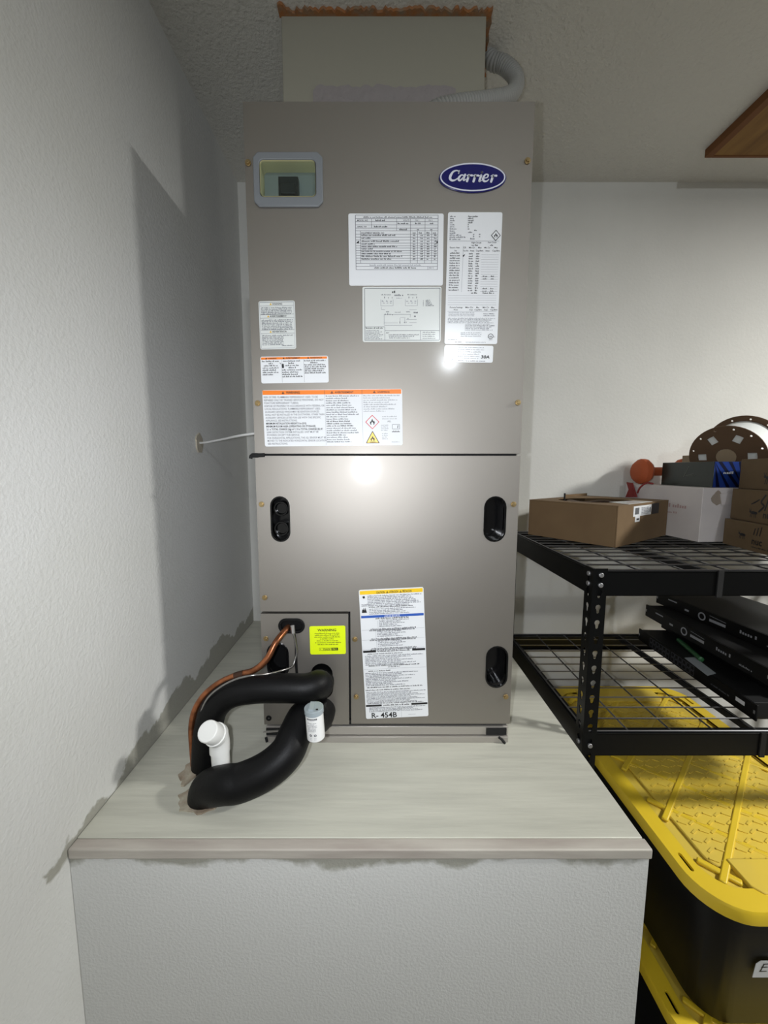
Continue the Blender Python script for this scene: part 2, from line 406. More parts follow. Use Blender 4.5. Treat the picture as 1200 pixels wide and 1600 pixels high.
# grip slots on the lower panel
def slot(u0, v0, u1, v1):
    a, b = at_y(u0, v0, 0), at_y(u1, v1, 0)
    return (a.x+b.x)/2, (a.z+b.z)/2, abs(b.x-a.x), abs(b.z-a.z)
slots = [slot(419, 776, 450, 846), slot(754, 776, 785, 846), slot(757, 1010, 788, 1074), slot(414, 1004, 448, 1058)]
f_back = lambda y: (lambda a, b: (a, y, b))
G = .0022
upw = slot(402, 252, 491, 310)
win_open = rrect(upw[0]-upw[2]/2, upw[0]+upw[2]/2, upw[1]-upw[3]/2, upw[1]+upw[3]/2, .008)
obj('upper_panel', MB().plate([(AX0, seam+G), (AX1, seam+G), (AX1, AZ1), (AX0, AZ1)], [win_open], f_back(.016), f_back(0)), M_cab, AH, smooth=False)
holes = [stadium(*s) for s in slots[:3]]
obj('lower_panel', MB().plate([(AX0, p_top+G), (p_r+G, p_top+G), (p_r+G, p_bot), (AX1, p_bot), (AX1, seam-G), (AX0, seam-G)], holes, f_back(.016), f_back(0)), M_cab, AH, smooth=False)
gA = slot(482, 1036, 517, 1092); gB = slot(484, 1090, 514, 1124); gG = slot(433, 967, 472, 987)
# black recessed cups behind the slots
for i, s_ in enumerate(slots[:3]):
    c = MB(); L = stadium(*s_); c.wall_ring(L, f_back(.0005), f_back(.034)); c.poly(L, f_back(.034))
    g = obj('grip_recess', c, M_gloss_black, AH)
    rim = MB().plate(stadium(s_[0], s_[1], s_[2]+.002, s_[3]+.002), [stadium(s_[0], s_[1], s_[2]-.004, s_[3]-.004)], f_back(.004), f_back(-.0012))
    obj('recess_rim', rim, M_gloss_black, g)
    if i == 0:
        for dz in (-.021, .021):
            kn = MB(); cz = s_[1]+dz
            kn.plate(circle(s_[0], cz, .0155), [circle(s_[0], cz, .0118)], f_back(.034), f_back(.006))
            kn.plate(circle(s_[0], cz, .0118), [], f_back(.034), f_back(.014))
            obj('round_knob', kn, M_gloss_black, g, bevel=.001)
pp_holes = [stadium(*slots[3]), stadium(*gA), stadium(*gB), stadium(*gG)]
obj('pipe_panel', MB().plate([(AX0+.0005, p_bot), (p_r-G, p_bot), (p_r-G, p_top-G), (AX0+.0005, p_top-G)], pp_holes, f_back(.013), f_back(-.002)), M_cab, AH, smooth=False)
obj('seam_gasket', MB().box(AX0+.003, AX1-.003, .017, .019, seam-.006, seam+.006), M_gap, AH)
obj('seam_gasket', MB().box(AX0+.003, p_r+.006, .017, .019, p_top-.006, p_top+.006), M_gap, AH)
obj('seam_gasket', MB().box(p_r-.006, p_r+.006, .017, .019, p_bot, p_top-.0065), M_gap, AH)
tail = MB(); a = at_y(388, 712, -.002); b = at_y(410, 711, -.002)
tail.tube(catmull([a+Vector((0, 0, -.006)), a+Vector((.002, 0, 0)), (a+b)/2, b], 6), [.0035]*7+[.0045]*6+[.004]*6, 8)
obj('gasket_tail', tail, M_gap, AH)
for h in (slots[3], gA, gB):
    cups = MB(); L = stadium(*h); cups.wall_ring(L, f_back(.0), f_back(.04)); cups.poly(L, f_back(.04))
    obj('pipe_sleeve', cups, M_black, AH)
L = stadium(*gG); c = MB(); c.plate(stadium(gG[0], gG[1], gG[2]+.004, gG[3]+.004), [stadium(gG[0], gG[1], gG[2]-.008, gG[3]-.008)], f_back(.004), f_back(-.006))
c.poly(L, f_back(.001)); obj('rubber_grommet', c, M_black, AH, bevel=.0015)
s3 = slots[3]; c = MB(); c.plate(stadium(s3[0], s3[1], s3[2]+.003, s3[3]+.003), [stadium(s3[0], s3[1], s3[2]-.008, s3[3]-.008)], f_back(.004), f_back(-.004))
obj('recess_rim', c, M_gloss_black, AH, bevel=.001)
# base rail under the panels
z1, z2, z3 = fz(1137), fz(1150), ZP
br = MB(); br.box(AX0+.002, AX1-.002, .004, .03, z2, z1); br.box(AX0+.002, AX1-.002, -.001, .03, z3, z2-.0015)
obj('base_rail', br, M_pan, AH, bevel=.001)
obj('base_gap', MB().box(AX0+.004, AX1-.004, .01, .02, z1-.001, p_bot+.002), M_gap, AH)
for u0, u1 in ((412, 436), (757, 788)):
    A, B = at_y(u0, 1139, 0), at_y(u1, 1149, 0); obj('drain_plug', MB().box(A.x, B.x, .001, .01, B.z, A.z), M_gap, AH)
A = at_y(776, 1152, -.002); obj('plug_tail', MB().tube([A, A+Vector((.006, -.002, -.004)), A+Vector((.013, -.001, -.013))], .003, 6), M_gap, AH)
A = at_y(412, 1152, -.002); obj('plug_tail', MB().tube([A, A+Vector((.003, -.003, -.009))], .003, 6), M_gap, AH)
A = at_y(417, 1121, 0); obj('rubber_plug', MB().plate(circle(A.x, A.z, .006), [circle(A.x, A.z, .002, 8)], f_back(.0), f_back(-.004)), M_black, AH, bevel=.001)
A = at_y(412, 1139, 0); obj('bent_tab', MB().bar(A+Vector((-.004, -.004, -.004)), A+Vector((.03, -.012, .004)), .004, .002), M_pan, AH)
# screws (hex washer heads)
SCR = [(384, 254), (821, 251), (399, 630), (806, 629), (405, 788), (799, 788), (410, 934), (412, 998), (551, 999), (553, 1089), (787, 1089), (413, 1090)]
base = None
for u, v in SCR:
    A = at_y(u, v, -.002)
    if base is None:
        off = AH.location; k = MB()
        k.plate(circle(0, 0, .0056, 16), [], f_back(.0015), f_back(-.001)); k.plate(circle(0, 0, .0036, 6), [], f_back(-.001), f_back(-.0038))
        k.v = [p+off for p in k.v]; base = obj('screw', k, M_brass, AH, bevel=.0005); o = base
    else:
        o = base.copy(); COL.objects.link(o)
    o.location = A-AH.location
# sight window
fr = slot(392, 240, 502, 325); ch = .009
x0, x1, z0_, z1_ = fr[0]-fr[2]/2, fr[0]+fr[2]/2, fr[1]-fr[3]/2, fr[1]+fr[3]/2
octo = [(x0+ch, z0_), (x1-ch, z0_), (x1, z0_+ch), (x1, z1_-ch), (x1-ch, z1_), (x0+ch, z1_), (x0, z1_-ch), (x0, z0_+ch)]
wf = obj('breaker_window', MB().plate(octo, [win_open], f_back(.0), f_back(-.005)), M_frame, AH, bevel=.0016)
wf['label'] = 'grey framed clear window over the breaker switch'
wi = rrect(upw[0]-upw[2]/2+.0012, upw[0]+upw[2]/2-.0012, upw[1]-upw[3]/2+.0012, upw[1]+upw[3]/2-.0012, .007)
c = MB(); c.wall_ring(wi, f_back(-.0046), f_back(.026)); obj('recess_wall', c, M_cream, wf)
bz = at_y(447, 272, .03).z
obj('recess_back', MB().poly(wi, f_back(.026)), mat('recess_grey', srgb(150, 158, 154), .5), wf)
A = at_y(428, 274, .01); B = at_y(464, 312, .01)
k = MB(); k.box(A.x+.003, B.x-.002, .012, .0255, B.z+.002, A.z)
k.box(A.x+.008, B.x-.007, 0.007, .0125, (A.z+B.z)/2-.012, (A.z+B.z)/2+.006)
obj('breaker_switch', k, M_breaker, wf, bevel=.0012)
obj('window_pane', MB().box(x0+.006, x1-.006, -.002, -.001, z0_+.006, z1_-.006), M_pane, wf)

def panel_map(TL, TR, BR, BL, crop, y=0.0, thick=.0008):
    tl, tr, br_, bl_ = [at_y(*p, y) for p in (TL, TR, BR, BL)]
    c = (tl+tr+br_+bl_)/4; ux = ((tr-tl)+(br_-bl_))/2; uz = ((bl_-tl)+(br_-tr))/2
    cx0, cy0, cx1, cy1 = crop
    def f(a, b, lift=1):
        p = c+ux*((a-cx0)/(cx1-cx0)-.5)+uz*((b-cy0)/(cy1-cy0)-.5)
        return Vector((p.x, y-thick-.00035*lift, p.z))
    return f, ux.length, uz.length
def sticker(name, corners, crop, m, label=None, parent=None, y=0.0, rad=.03, thick=.0008):
    f, W, H = panel_map(*corners, crop, y, thick)
    cx0, cy0, cx1, cy1 = crop; kx = (cx1-cx0)/W; ky = (cy1-cy0)/H
    loop = [(cx0+px*kx, cy0+pz*ky) for px, pz in rrect(0, W, 0, H, .0035, 4)]
    mb = MB().plate(loop, [], lambda a, b: f(a, b, 0)+Vector((0, thick, 0)), lambda a, b: f(a, b, 0))
    o = obj(name, mb, m, parent or AH, smooth=False)
    if label: o['label'] = label
    return o, Print(f)

# badge ---------------------------------------------------------------
f, W, H = panel_map((682, 256), (787, 256), (787, 303), (682, 303), (120, 115, 1080, 535), 0, .003)
loop = circle(600, 322, 480, 48, 207)
badge = obj('name_badge', MB().plate(loop, [], lambda a, b: f(a, b, 0)+Vector((0, .003, 0)), lambda a, b: f(a, b, 0)), M_navy, AH, bevel=.0008)
badge['label'] = 'navy oval maker badge with silver script'
P = Print(f)
P._mb('s').plate(circle(600, 318, 464, 64, 197), [circle(600, 318, 446, 64, 180)], lambda a, b: f(a, b, 0), lambda a, b: f(a, b, 1.5))
for pts, wd in (
    ([(402, 262), (398, 236), (362, 228), (318, 248), (284, 300), (278, 342), (308, 366), (352, 358), (382, 336)], [14, 16, 18, 26, 36, 36, 30, 20, 13]),
    ([(412, 228), (398, 268)], [12, 16]),
    ([(474, 296), (440, 290), (408, 318), (396, 348), (412, 366), (440, 350), (470, 312)], [16, 18, 30, 32, 26, 20, 14]),
    ([(492, 284), (470, 340), (474, 364), (502, 348)], [28, 30, 24, 12]),
    ([(516, 298), (548, 288), (536, 322), (518, 376)], [12, 24, 32, 32]), ([(534, 330), (558, 298), (588, 296)], [12, 20, 30]),
    ([(606, 300), (640, 290), (628, 324), (610, 380)], [12, 24, 32, 32]), ([(626, 332), (650, 300), (680, 298)], [12, 20, 30]),
    ([(698, 302), (722, 292), (704, 340), (694, 376), (722, 366)], [12, 26, 32, 28, 12]), ([(730, 254), (732, 253)], [30, 30]),
    ([(756, 336), (806, 322), (818, 290), (788, 280), (760, 308), (746, 350), (764, 376), (798, 374), (828, 350)], [12, 16, 22, 18, 28, 34, 30, 20, 12]),
    ([(858, 304), (892, 292), (880, 326), (860, 382)], [12, 24, 32, 32]), ([(878, 336), (902, 302), (934, 300)], [12, 20, 32])):
    P.stroke('s', pts, wd, lift=1.5)
P.build(badge, INK)

# wiring table label ----------------------------------------------------
lab, P = sticker('heater_table_label', ((541, 334), (689.5, 334), (688.5, 446.5), (542, 446.5)), (45, 25, 1160, 875), M_label, 'white label with a ruled black table')
rows = [45, 85, 122, 158, 195, 228, 268, 302, 335, 372, 402, 430, 460, 487, 517, 548, 580, 610, 648, 685]
for y in rows:
    P.line('g', 128, y, 1095, y, 4)
P.line('g', 128, 45, 128, 685, 5); P.line('g', 1095, 45, 1092, 685, 5)
for x, ya, yb in ((315, 85, 195), (610, 85, 228), (772, 85, 610), (942, 85, 610), (185, 228, 610), (855, 228, 610), (1022, 228, 610), (980, 648, 685)):
    P.line('g', x, ya, x, yb, 4)
P.words('k', 220, 1030, 75, 15, 1); P.text('k', 'MODEL NO', 148, 114, 18, bold=.01); P.words('k', 360, 490, 114, 18, 2)
P.text('k', 'VOLTS', 685, 114, 18, bold=.01); P.text('k', 'PH 1', 828, 114, 18); P.text('k', 'PH 1', 985, 114, 18)
P.words('k', 622, 755, 150, 18, 4); P.words('k', 828, 895, 150, 18, 5); P.words('k', 1000, 1045, 150, 18, 6)
P.text('k', 'SERIAL NO', 148, 187, 17, bold=.01); P.words('k', 345, 505, 187, 18, 7); P.words('k', 640, 755, 220, 18, 8); P.words('k', 848, 885, 220, 18); P.words('k', 1005, 1045, 220, 18)
P.text('k', 'EQUIPMENT MODEL NO', 195, 261, 18, bold=.01)
for i, (y, x1) in enumerate(((290, 605), (325, 310), (360, 655), (393, 365), (422, 630), (450, 340), (478, 685), (507, 550), (538, 680), (570, 560))):
    P.words('k', 195, x1, y-3, 17, 20+i)
    for x in (800, 890, 965, 1050): P.words('k', x, x+36, y-3, 16, 40+i, pitch=11)
for x in (798, 870, 960, 1036): P.words('k', x, x+50, 259, 17, int(x))
P.words('l', 290, 905, 638, 15, 90); P.words('k', 345, 845, 672, 17, 91); P.text('k', 'REV C', 995, 672, 16)
P.poly('k', [(140, 362), (165, 345), (170, 352), (160, 376), (146, 374)], 1.4); P.poly('k', [(1078, 360), (1090, 342), (1095, 356), (1092, 374), (1082, 374)], 1.4)
P.build(lab, INK)

# wiring diagram ---------------------------------------------------------
lab, P = sticker('wiring_diagram_label', ((562.5, 448.5), (686.5, 448), (684.5, 534.5), (563.5, 534.5)), (68, 70, 1130, 812), M_label2, 'off-white label with a thin wiring diagram')
P.frame('g', 98, 92, 1112, 790, 6)
for q in ((98, 608, 370, 608), (370, 608, 370, 790), (370, 660, 1112, 660), (858, 660, 858, 790)): P.line('g', *q, 5)
P.words('k', 468, 520, 155, 30, 1, pitch=24); P.words('g', 322, 455, 184, 14, 2); P.words('g', 500, 632, 194, 24, 3); P.words('g', 672, 820, 184, 14, 4); P.words('l', 525, 610, 228, 12, 5)
for x0 in (320, 650):
    for i in range(3):
        P.words('g', x0+40+i*52, x0+62+i*52, 225, 22, i+6, pitch=12); P.words('l', x0+10+i*55, x0+45+i*55, 272, 20, i+9, pitch=13); P.words('l', x0+30+i*45, x0+60+i*45, 295, 14, i)
    P.line('l', x0-5, 325, x0+160, 325, 4); P.line('l', x0-5, 240, x0-5, 325, 4); P.line('l', x0+160, 240, x0+160, 325, 4)
for q in ((322, 340, 322, 375), (322, 375, 370, 375), (700, 378, 800, 378), (360, 440, 720, 440), (360, 440, 360, 580), (360, 555, 545, 555), (360, 588, 740, 588), (575, 490, 575, 570), (640, 490, 640, 560), (660, 510, 800, 510), (700, 550, 800, 550), (715, 440, 715, 480), (575, 480, 650, 480)):
    P.line('l', *q, 5)
for x, y in ((372, 448), (405, 448), (435, 448), (470, 452), (570, 560), (630, 555), (655, 555), (680, 505)): P.words('g', x, x+22, y, 24, int(x), pitch=12)
P.words('g', 385, 430, 412, 12, 31); P.words('g', 505, 590, 416, 12, 32); P.words('g', 660, 715, 412, 12, 33); P.words('g', 760, 825, 425, 26, 34, pitch=15); P.words('g', 765, 800, 475, 24, 35, pitch=14)
for i in range(5): P.words('g', 885, 900, 258+i*18, 12, i, pitch=10); P.words('g', 920, 985+i*12, 258+i*18, 14, i+50)
P.words('k', 112, 355, 632, 18, 60)
for i in range(7): P.words('g', 112, 300+(i*37) % 60, 662+i*19, 12, 61+i)
P.words('k', 388, 438, 694, 12, 70)
for i in range(3): P.words('g', 420+i*6, 838-i*60, 720+i*22, 14, 71+i)
for i in range(4): P.words('g', 885, 1060, 688+i*27, 12, 80+i)
P.build(lab, INK)

# rating plate (tall, right) ----------------------------------------------
lab, P = sticker('rating_label', ((696.5, 331.5), (781.5, 332.5), (773, 537.5), (691, 538)), (0, 0, 1000, 2480), M_label, 'tall white rating label with columns of figures')
for i in range(12):
    P.words('g', 40, (150, 140, 140, 100, 130, 130, 170, 130, 160, 260, 350, 260)[i], 90+i*38, 24, i)
for i, w_ in enumerate((190, 110, 110, 90, 30, 30, 40)): P.words('k', 372, 372+w_, 90+i*38, 26, 20+i, pitch=17)
P.words('g', 490, 560, 345, 24, 30); P.words('g', 380, 460, 382, 26, 31)
for i in range(2): P.words('g', 470, 500, 420+i*38, 24, i, pitch=15); P.words('g', 580, 610, 420+i*38, 26, i+3, pitch=15)
P.words('g', 425, 520, 500, 28, 35)
cx, cy = 893, 425
P.poly('k', [(cx-90, cy), (cx, cy-105), (cx+90, cy), (cx, cy+105)]); P.poly('w', [(cx-74, cy), (cx, cy-87), (cx+74, cy), (cx, cy+87)], 1.3); P.flame('k', 'w', cx, cy-2, 84)
P.text('k', 'High Circuit', 445, 572, 30, width=185, bold=.01); P.text('k', 'Auto Circuit', 750, 566, 30, width=160, bold=.01); P.words('k', 455, 600, 618, 28, 41); P.words('k', 795, 870, 618, 26, 42)
P.line('l', 40, 530, 960, 530, 6); P.line('l', 300, 620, 290, 1480, 5)
for x, w_, t in ((50, 180, 'Electric Heat'), (300, 50, 'CB'), (405, 110, 'Min Cir'), (575, 65, 'Max'), (690, 110, 'Min Cir'), (875, 65, 'Max')):
    P.text('k', t, x, 664, 30, width=w_, bold=.01)
for x, w_, t in ((140, 40, 'No'), (295, 100, 'Yes No'), (425, 80, 'Amps'), (535, 140, 'Cap/Brk'), (710, 80, 'Amps'), (840, 140, 'Cap/Brk')):
    P.text('k', t, x, 722, 30, width=w_, bold=.01)
for i in range(16):
    y = 766+i*46
    P.words('k', 55-i*.4, 255-i*.6, y, 27, 100+i, pitch=15); P.words('k', 408, 495, y+10, 27, 130+i, pitch=15); P.words('k', 540, 605, y+10, 29, 160+i, pitch=16)
    P.line('l', 640, y+14, 960, y+14, 4)
    if i in (9, 10, 14, 15): P.words('k', 680, 780, y+18, 26, 190+i, pitch=15); P.words('k', 830, 890, y+18, 26, 210+i, pitch=15)
P.poly('k', [(292, 800), (330, 770), (330, 790), (312, 822), (298, 820)], 1.5)
P.words('k', 470, 600, 1512, 28, 240); P.words('k', 690, 910, 1512, 28, 241)
for i in range(5): P.line('l', 40, 1550+i*44, 950, 1550+i*44, 4)
for x, w_, t in ((80, 240, 'Factory Settings'), (375, 145, 'Min Cir'), (580, 55, 'Max'), (700, 120, 'Min Cir'), (860, 60, 'Max')):
    P.text('k', t, x, 1788, 30, width=w_, bold=.012)
for x, w_, t in ((155, 75, 'Phase'), (445, 70, 'Amps'), (545, 140, 'Cap/Brk'), (725, 75, 'Amps'), (840, 140, 'Cap/Brk')):
    P.text('k', t, x, 1832, 28, width=w_, bold=.012)
P.line('l', 40, 1850, 960, 1850, 5)
for i in range(3): P.words('l', 60, 560, 1884+i*30, 18, 250+i)
for i in range(2): P.words('g', 720, 950, 1906+i*36, 20, 255+i)
for i in range(9): P.words('g' if i % 2 else 'l', 50+(330 if i > 3 else 0), 950-(i*53) % 130, 1994+i*28, 20, 260+i)
for i in range(3): P.words('l', 300, 700, 2270+i*34, 20, 280+i)
P._mb('k').plate(circle(872, 2330, 50, 24, 52), [circle(872, 2330, 40, 24, 42)], lambda a, b: P.f(a, b, .2), lambda a, b: P.f(a, b, 1)); P.text('k', 'UL', 846, 2350, 34, bold=.02)
P.text('k', 'c', 812, 2350, 26); P.text('k', 'us', 928, 2350, 24); P.words('g', 840, 910, 2404, 16, 290)
P.words('l', 60, 250, 2400, 18, 291); P.words('g', 200, 330, 2452, 24, 292); P.words('l', 400, 800, 2455, 18, 293)
P.build(lab, INK)

lab, P = sticker('amperage_label', ((691, 539.5), (767.5, 540.5), (766, 567), (690.5, 566)), (0, 0, 920, 340), M_label, 'small white label reading 30A')
for i, (x0, x1) in enumerate(((240, 750), (40, 760), (160, 700), (330, 660), (160, 670), (330, 660))): P.words('l', x0, x1, 50+i*44, 20, 300+i)
P.words('g', 50, 215, 288, 20, 310); P.words('g', 70, 180, 322, 20, 311); P.words('g', 250, 780, 318, 20, 312)
P.text('k', '30A', 690, 255, 62, width=165, bold=.03, shear=.18)
P.build(lab, INK)

# three-language paper label --------------------------------------------
lab, P = sticker('trilingual_label', ((400.5, 471), (457, 470), (459.5, 545), (403.5, 546.5)), (45, 55, 620, 785), M_label2, 'narrow upright white label in three languages')
P.frame('l', 62, 72, 602, 768, 5)
for y0, t, x, w_ in ((75, 'WARNING', 262, 160), (258, 'AVERTISSEMENT', 216, 270), (492, 'ADVERTENCIA', 246, 232)):
    P.line('g', 65, y0, 600, y0, 4); P.line('g', 65, y0+52, 600, y0+52, 4)
    P.text('k', t, x, y0+38, 26, width=w_, bold=.02); P.warn('y', 'k', x-42, y0+40, 32)
for y0, n, e in ((142, 5, 40), (328, 7, 20), (562, 7, 145)):
    for i in range(n): P.words('g', 84, 580-(e if i > 0 and y0 > 500 else 0)-(i*61) % 60, y0+22+i*23, 17, 400+i+y0)
P.words('g', 395, 580, 740, 16, 450)
P.build(lab, INK)

# orange shock label -------------------------------------------------------
lab, P = sticker('shock_warning_label', ((403.5, 557.5), (509, 556), (510.5, 597.5), (405, 599.5)), (80, 880, 1105, 1290), M_label, 'small white label with orange strip')
P.rect('o', 92, 892, 1088, 926, 1)
for x, t, w_ in ((200, 'WARNING', 125), (465, 'AVERTISSEMENT', 215), (835, 'ADVERTENCIA', 180)):
    P.text('k', t, x, 920, 23, width=w_, bold=.02, lift=1.6); P.poly('k', [(x-46, 922), (x-16, 922), (x-31, 896)], 1.6)
for x in (400, 735): P.line('l', x, 930, x, 1280, 4)
for i, t in enumerate(('ELECTRICAL SHOCK HAZARD', 'Hazard', 'May shock or kill', 'DEATH MAY RESULT', 'Disconnect all power', 'before servicing unit')):
    pass
for i, (a, b) in enumerate(((105, 375), (200, 280), (130, 355), (110, 365), (108, 330), (108, 350), (105, 275))): P.words('k', a, b, 962+i*34, 22, 500+i, pitch=15)
for i, (a, b) in enumerate(((420, 695), (500, 610), (450, 665), (500, 625), (405, 720), (405, 660), (405, 660), (405, 715))): P.words('k', a, b, 962+i*34, 22, 520+i, pitch=15)
for i, (a, b) in enumerate(((742, 1070), (835, 970), (742, 1070), (742, 1075), (745, 1060), (742, 1045), (742, 1075))): P.words('k', a, b, 962+i*31, 21, 540+i, pitch=14)
P.poly('k', [(400, 1010), (415, 990), (432, 1000), (434, 1050), (420, 1066), (404, 1056)], 1.5); P.line('k', 370, 975, 395, 1002, 7)
P.build(lab, INK)

# big flammability label ----------------------------------------------------
lab, P = sticker('flammability_label', ((406.5, 609.5), (624.5, 608), (626, 695.5), (410.5, 698)), (60, 42, 1155, 492), M_label, 'wide white label under an orange band with flame signs')
P.rect('o', 62, 45, 1148, 80, 1)
for x in (548, 840): P.line('k', x, 46, x, 80, 2, 1.5); P.line('l', x, 80, x, 484, 2)
for x, t, w_, h in ((246, 'WARNING', 108, 19), (628, 'AVERTISSEMENT', 146, 15), (960, 'ADVERTENCIA', 98, 13)):
    P.text('k', t, x, 72, h, width=w_, bold=.02, lift=1.6); P.warn('k', 'o', x-34, 73, 20)
LN = ['RISK OF FIRE. FLAMMABLE REFRIGERANT USED. TO BE', 'REPAIRED ONLY BY TRAINED SERVICE PERSONNEL. DO NOT', 'PUNCTURE REFRIGERANT TUBING.', 'DISPOSE OF PROPERLY IN ACCORDANCE WITH FEDERAL OR', 'LOCAL REGULATIONS. FLAMMABLE REFRIGERANT USED.', 'AUXILIARY DEVICES WHICH MAY BE IGNITION SOURCES', 'SHALL NOT BE INSTALLED IN THE DUCTWORK, OTHER THAN', 'AUXILIARY DEVICES LISTED FOR USE WITH THE SPECIFIC', 'APPLIANCE. SEE INSTRUCTIONS.', 'MINIMUM INSTALLATION HEIGHT 0 m (0 ft)', 'MINIMUM ROOM AREA (OPERATING OR STORAGE)', '2.1 x TOTAL CHARGE (kg) m\u00b2 / 10 x TOTAL CHARGE (lb) ft\u00b2', 'LEAK DETECTION SYSTEM INSTALLED. UNIT MUST BE', 'POWERED EXCEPT FOR SERVICE.', 'FOR HORIZONTAL APPLICATIONS, THE A2L SENSOR MUST BE', 'MOVED TO THE INDICATED HORIZONTAL SENSOR LOCATION.', 'SEE INSTRUCTIONS.']
WD = [430, 475, 275, 478, 445, 432, 472, 442, 252, 322, 395, 452, 415, 262, 472, 478, 160]
for i, (t, wd_) in enumerate(zip(LN, WD)):
    b_ = i in (9, 10, 11)
    P.text('k' if b_ else 'g', t, 70+i*.9, 106+i*23.2, 15.5, width=wd_*.985, bold=.025 if b_ else 0.006)
for i in range(21):
    P.words('k' if 11 <= i <= 13 else 'g', 556, 825-(i*97) % 110, 98+i*18.3, 10.5, 600+i, pitch=7.5)
for i in range(8): P.words('l', 850, 1135-(i*71) % 130, 98+i*17.5, 10, 640+i, pitch=7)
for i in range(2): P.words('l', 995, 1120, 264+i*18, 9, 650+i)
cx, cy = 917, 303
P.poly('r', [(cx-56, cy), (cx, cy-58), (cx+56, cy), (cx, cy+58)]); P.poly('w', [(cx-48, cy), (cx, cy-50), (cx+48, cy), (cx, cy+50)], 1.3); P.flame('k', 'w', cx, cy-2, 50)
P.poly('k', [(862, 473), (972, 473), (917, 373)], 1); P.poly('y', [(871, 468), (963, 468), (917, 384)], 1.5); P.flame('k', 'y', 917, 436, 42); P.line('k', 895, 464, 940, 464, 4, 1.8)
P.text('k', 'A2L', 1036, 304, 13); P.frame('g', 1075, 324, 1132, 360, 3); P.line('k', 1120, 330, 1116, 354, 5); P.words('k', 1072, 1140, 386, 12, 660)
for i in range(4): P.words('l', 985, 1045, 332+i*14, 8, 665+i); P.words('l', 992, 1040, 400+i*14, 8, 675+i)
P.words('l', 1070, 1130, 468, 8, 680)
P.build(lab, INK)

# refrigerant label (tilted, lower) ------------------------------------------
lab, P = sticker('refrigerant_label', ((556.5, 922), (658.5, 917), (665.5, 1118.5), (569, 1123)), (0, 0, 1000, 2000), M_label, 'tall white label with yellow top band reading R-454B')
P.rect('y', 14, 14, 986, 70, 1)
P.text('k', 'CAUTION', 270, 64, 34, width=130, bold=.015, lift=1.6); P.warn('k', 'y', 420, 64, 34); P.text('k', 'ATENCI\u00d3N', 470, 64, 34, width=140, bold=.015, lift=1.6); P.warn('k', 'y', 625, 64, 34); P.text('k', 'PRECAUCION', 675, 64, 34, width=140, bold=.015, lift=1.6)
for i in range(7): P.words('g', 130, 980-(i*173) % 210, 104+i*24, 17, 700+i)
for i in range(2): P.words('g', 30, 140, 224+i*22, 15, 710+i)
P.poly('k', [(50, 100), (85, 90), (92, 125), (60, 130)]); P.poly('k', [(30, 345), (40, 290), (55, 300), (62, 262), (75, 310), (90, 262), (96, 300), (110, 345)])
P.words('k', 145, 850, 272, 20, 712, pitch=13)
for i in range(4): P.words('g', 145, 880-(i*211) % 260, 300+i*24, 16, 715+i)
P.rect('b', 14, 388, 986, 424, 1); P.text('w', 'AVIS DE S\u00c9CURIT\u00c9', 375, 420, 26, width=240, bold=.01, lift=1.6)
P.words('k', 235, 765, 448, 22, 720, pitch=14)
for y0, n, xx in ((472, 5, 290), (622, 5, 250), (770, 5, 255)):
    P.line('l', 10, y0+n*25+12, 985, y0+n*25+12, 3); P.line('l', xx-20, y0, xx-20, y0+n*24, 3)
    for i in range(n): P.words('g', xx, 760-(i*127) % 200, y0+i*24, 16, 730+i+y0)
    P.words('k', 150, 870, y0+n*25+8, 18, 740+y0, pitch=12); P.words('k', 130, 860, y0+n*25+30, 18, 741+y0, pitch=12)
P.rect('k', 14, 922, 218, 955); P.rect('k', 785, 922, 988, 955); P.words('k', 240, 765, 950, 22, 750, pitch=13); P.words('k', 80, 640, 985, 16, 751)
for i in range(7): P.words('g', 40, 960-(i*191) % 420, 1016+i*23, 16, 760+i)
P.words('k', 90, 900, 1172, 18, 770); P.words('k', 390, 580, 1196, 16, 771); P.line('l', 10, 1216, 985, 1216, 3); P.words('k', 80, 440, 1252, 18, 772)
for i in range(9): P.words('g', 30, 870-(i*257) % 460, 1284+i*24, 17, 780+i)
P.words('k', 45, 930, 1510, 18, 790); P.words('k', 20, 740, 1552, 18, 791)
for i in range(9): P.words('g', 30, 970-(i*223) % 330, 1584+i*20, 14, 800+i)
P.words('k', 40, 930, 1764, 17, 812); P.rect('k', 10, 1776, 262, 1806); P.rect('k', 735, 1776, 990, 1806); P.words('k', 290, 715, 1802, 22, 813, pitch=14)
for i in range(4): P.words('g', 60, 960-(i*191) % 260, 1832+i*20, 14, 820+i)
P.text('k', 'R- 454B', 92, 1988, 84, width=405, bold=.018)
P.line('l', 570, 1900, 570, 1995, 3); P.words('l', 680, 800, 1960, 10, 830)
P.build(lab, INK)

# neon pipe-panel sticker -----------------------------------------------------
lab, P = sticker('neon_warning_sticker', ((480, 978.5), (536, 977.5), (537, 1021.5), (481.5, 1022.5)), (130, 95, 890, 690), M_neon, 'fluorescent yellow warning sticker', y=-.002)
P.text('k', 'WARNING', 300, 202, 52, width=395, bold=.02)
for i, (a, b) in enumerate(((238, 775), (240, 770), (230, 790), (345, 668), (275, 745), (240, 795), (290, 738))): P.words('k', a, b, 254+i*39.5, 22, 850+i, pitch=15)
P.frame('k', 328, 556, 722, 608, 5); P.poly('k', [(345, 572), (362, 572), (353, 596)]); P.text('k', 'TRADE', 402, 600, 34, width=160, bold=.02)
P.rect('k', 585, 552, 724, 610, 1.2); P.text('neon', 'PRO', 606, 598, 34, width=95, bold=.01, lift=1.8)
P.build(lab, dict(INK, neon=('sticker_mark', M_neon)))

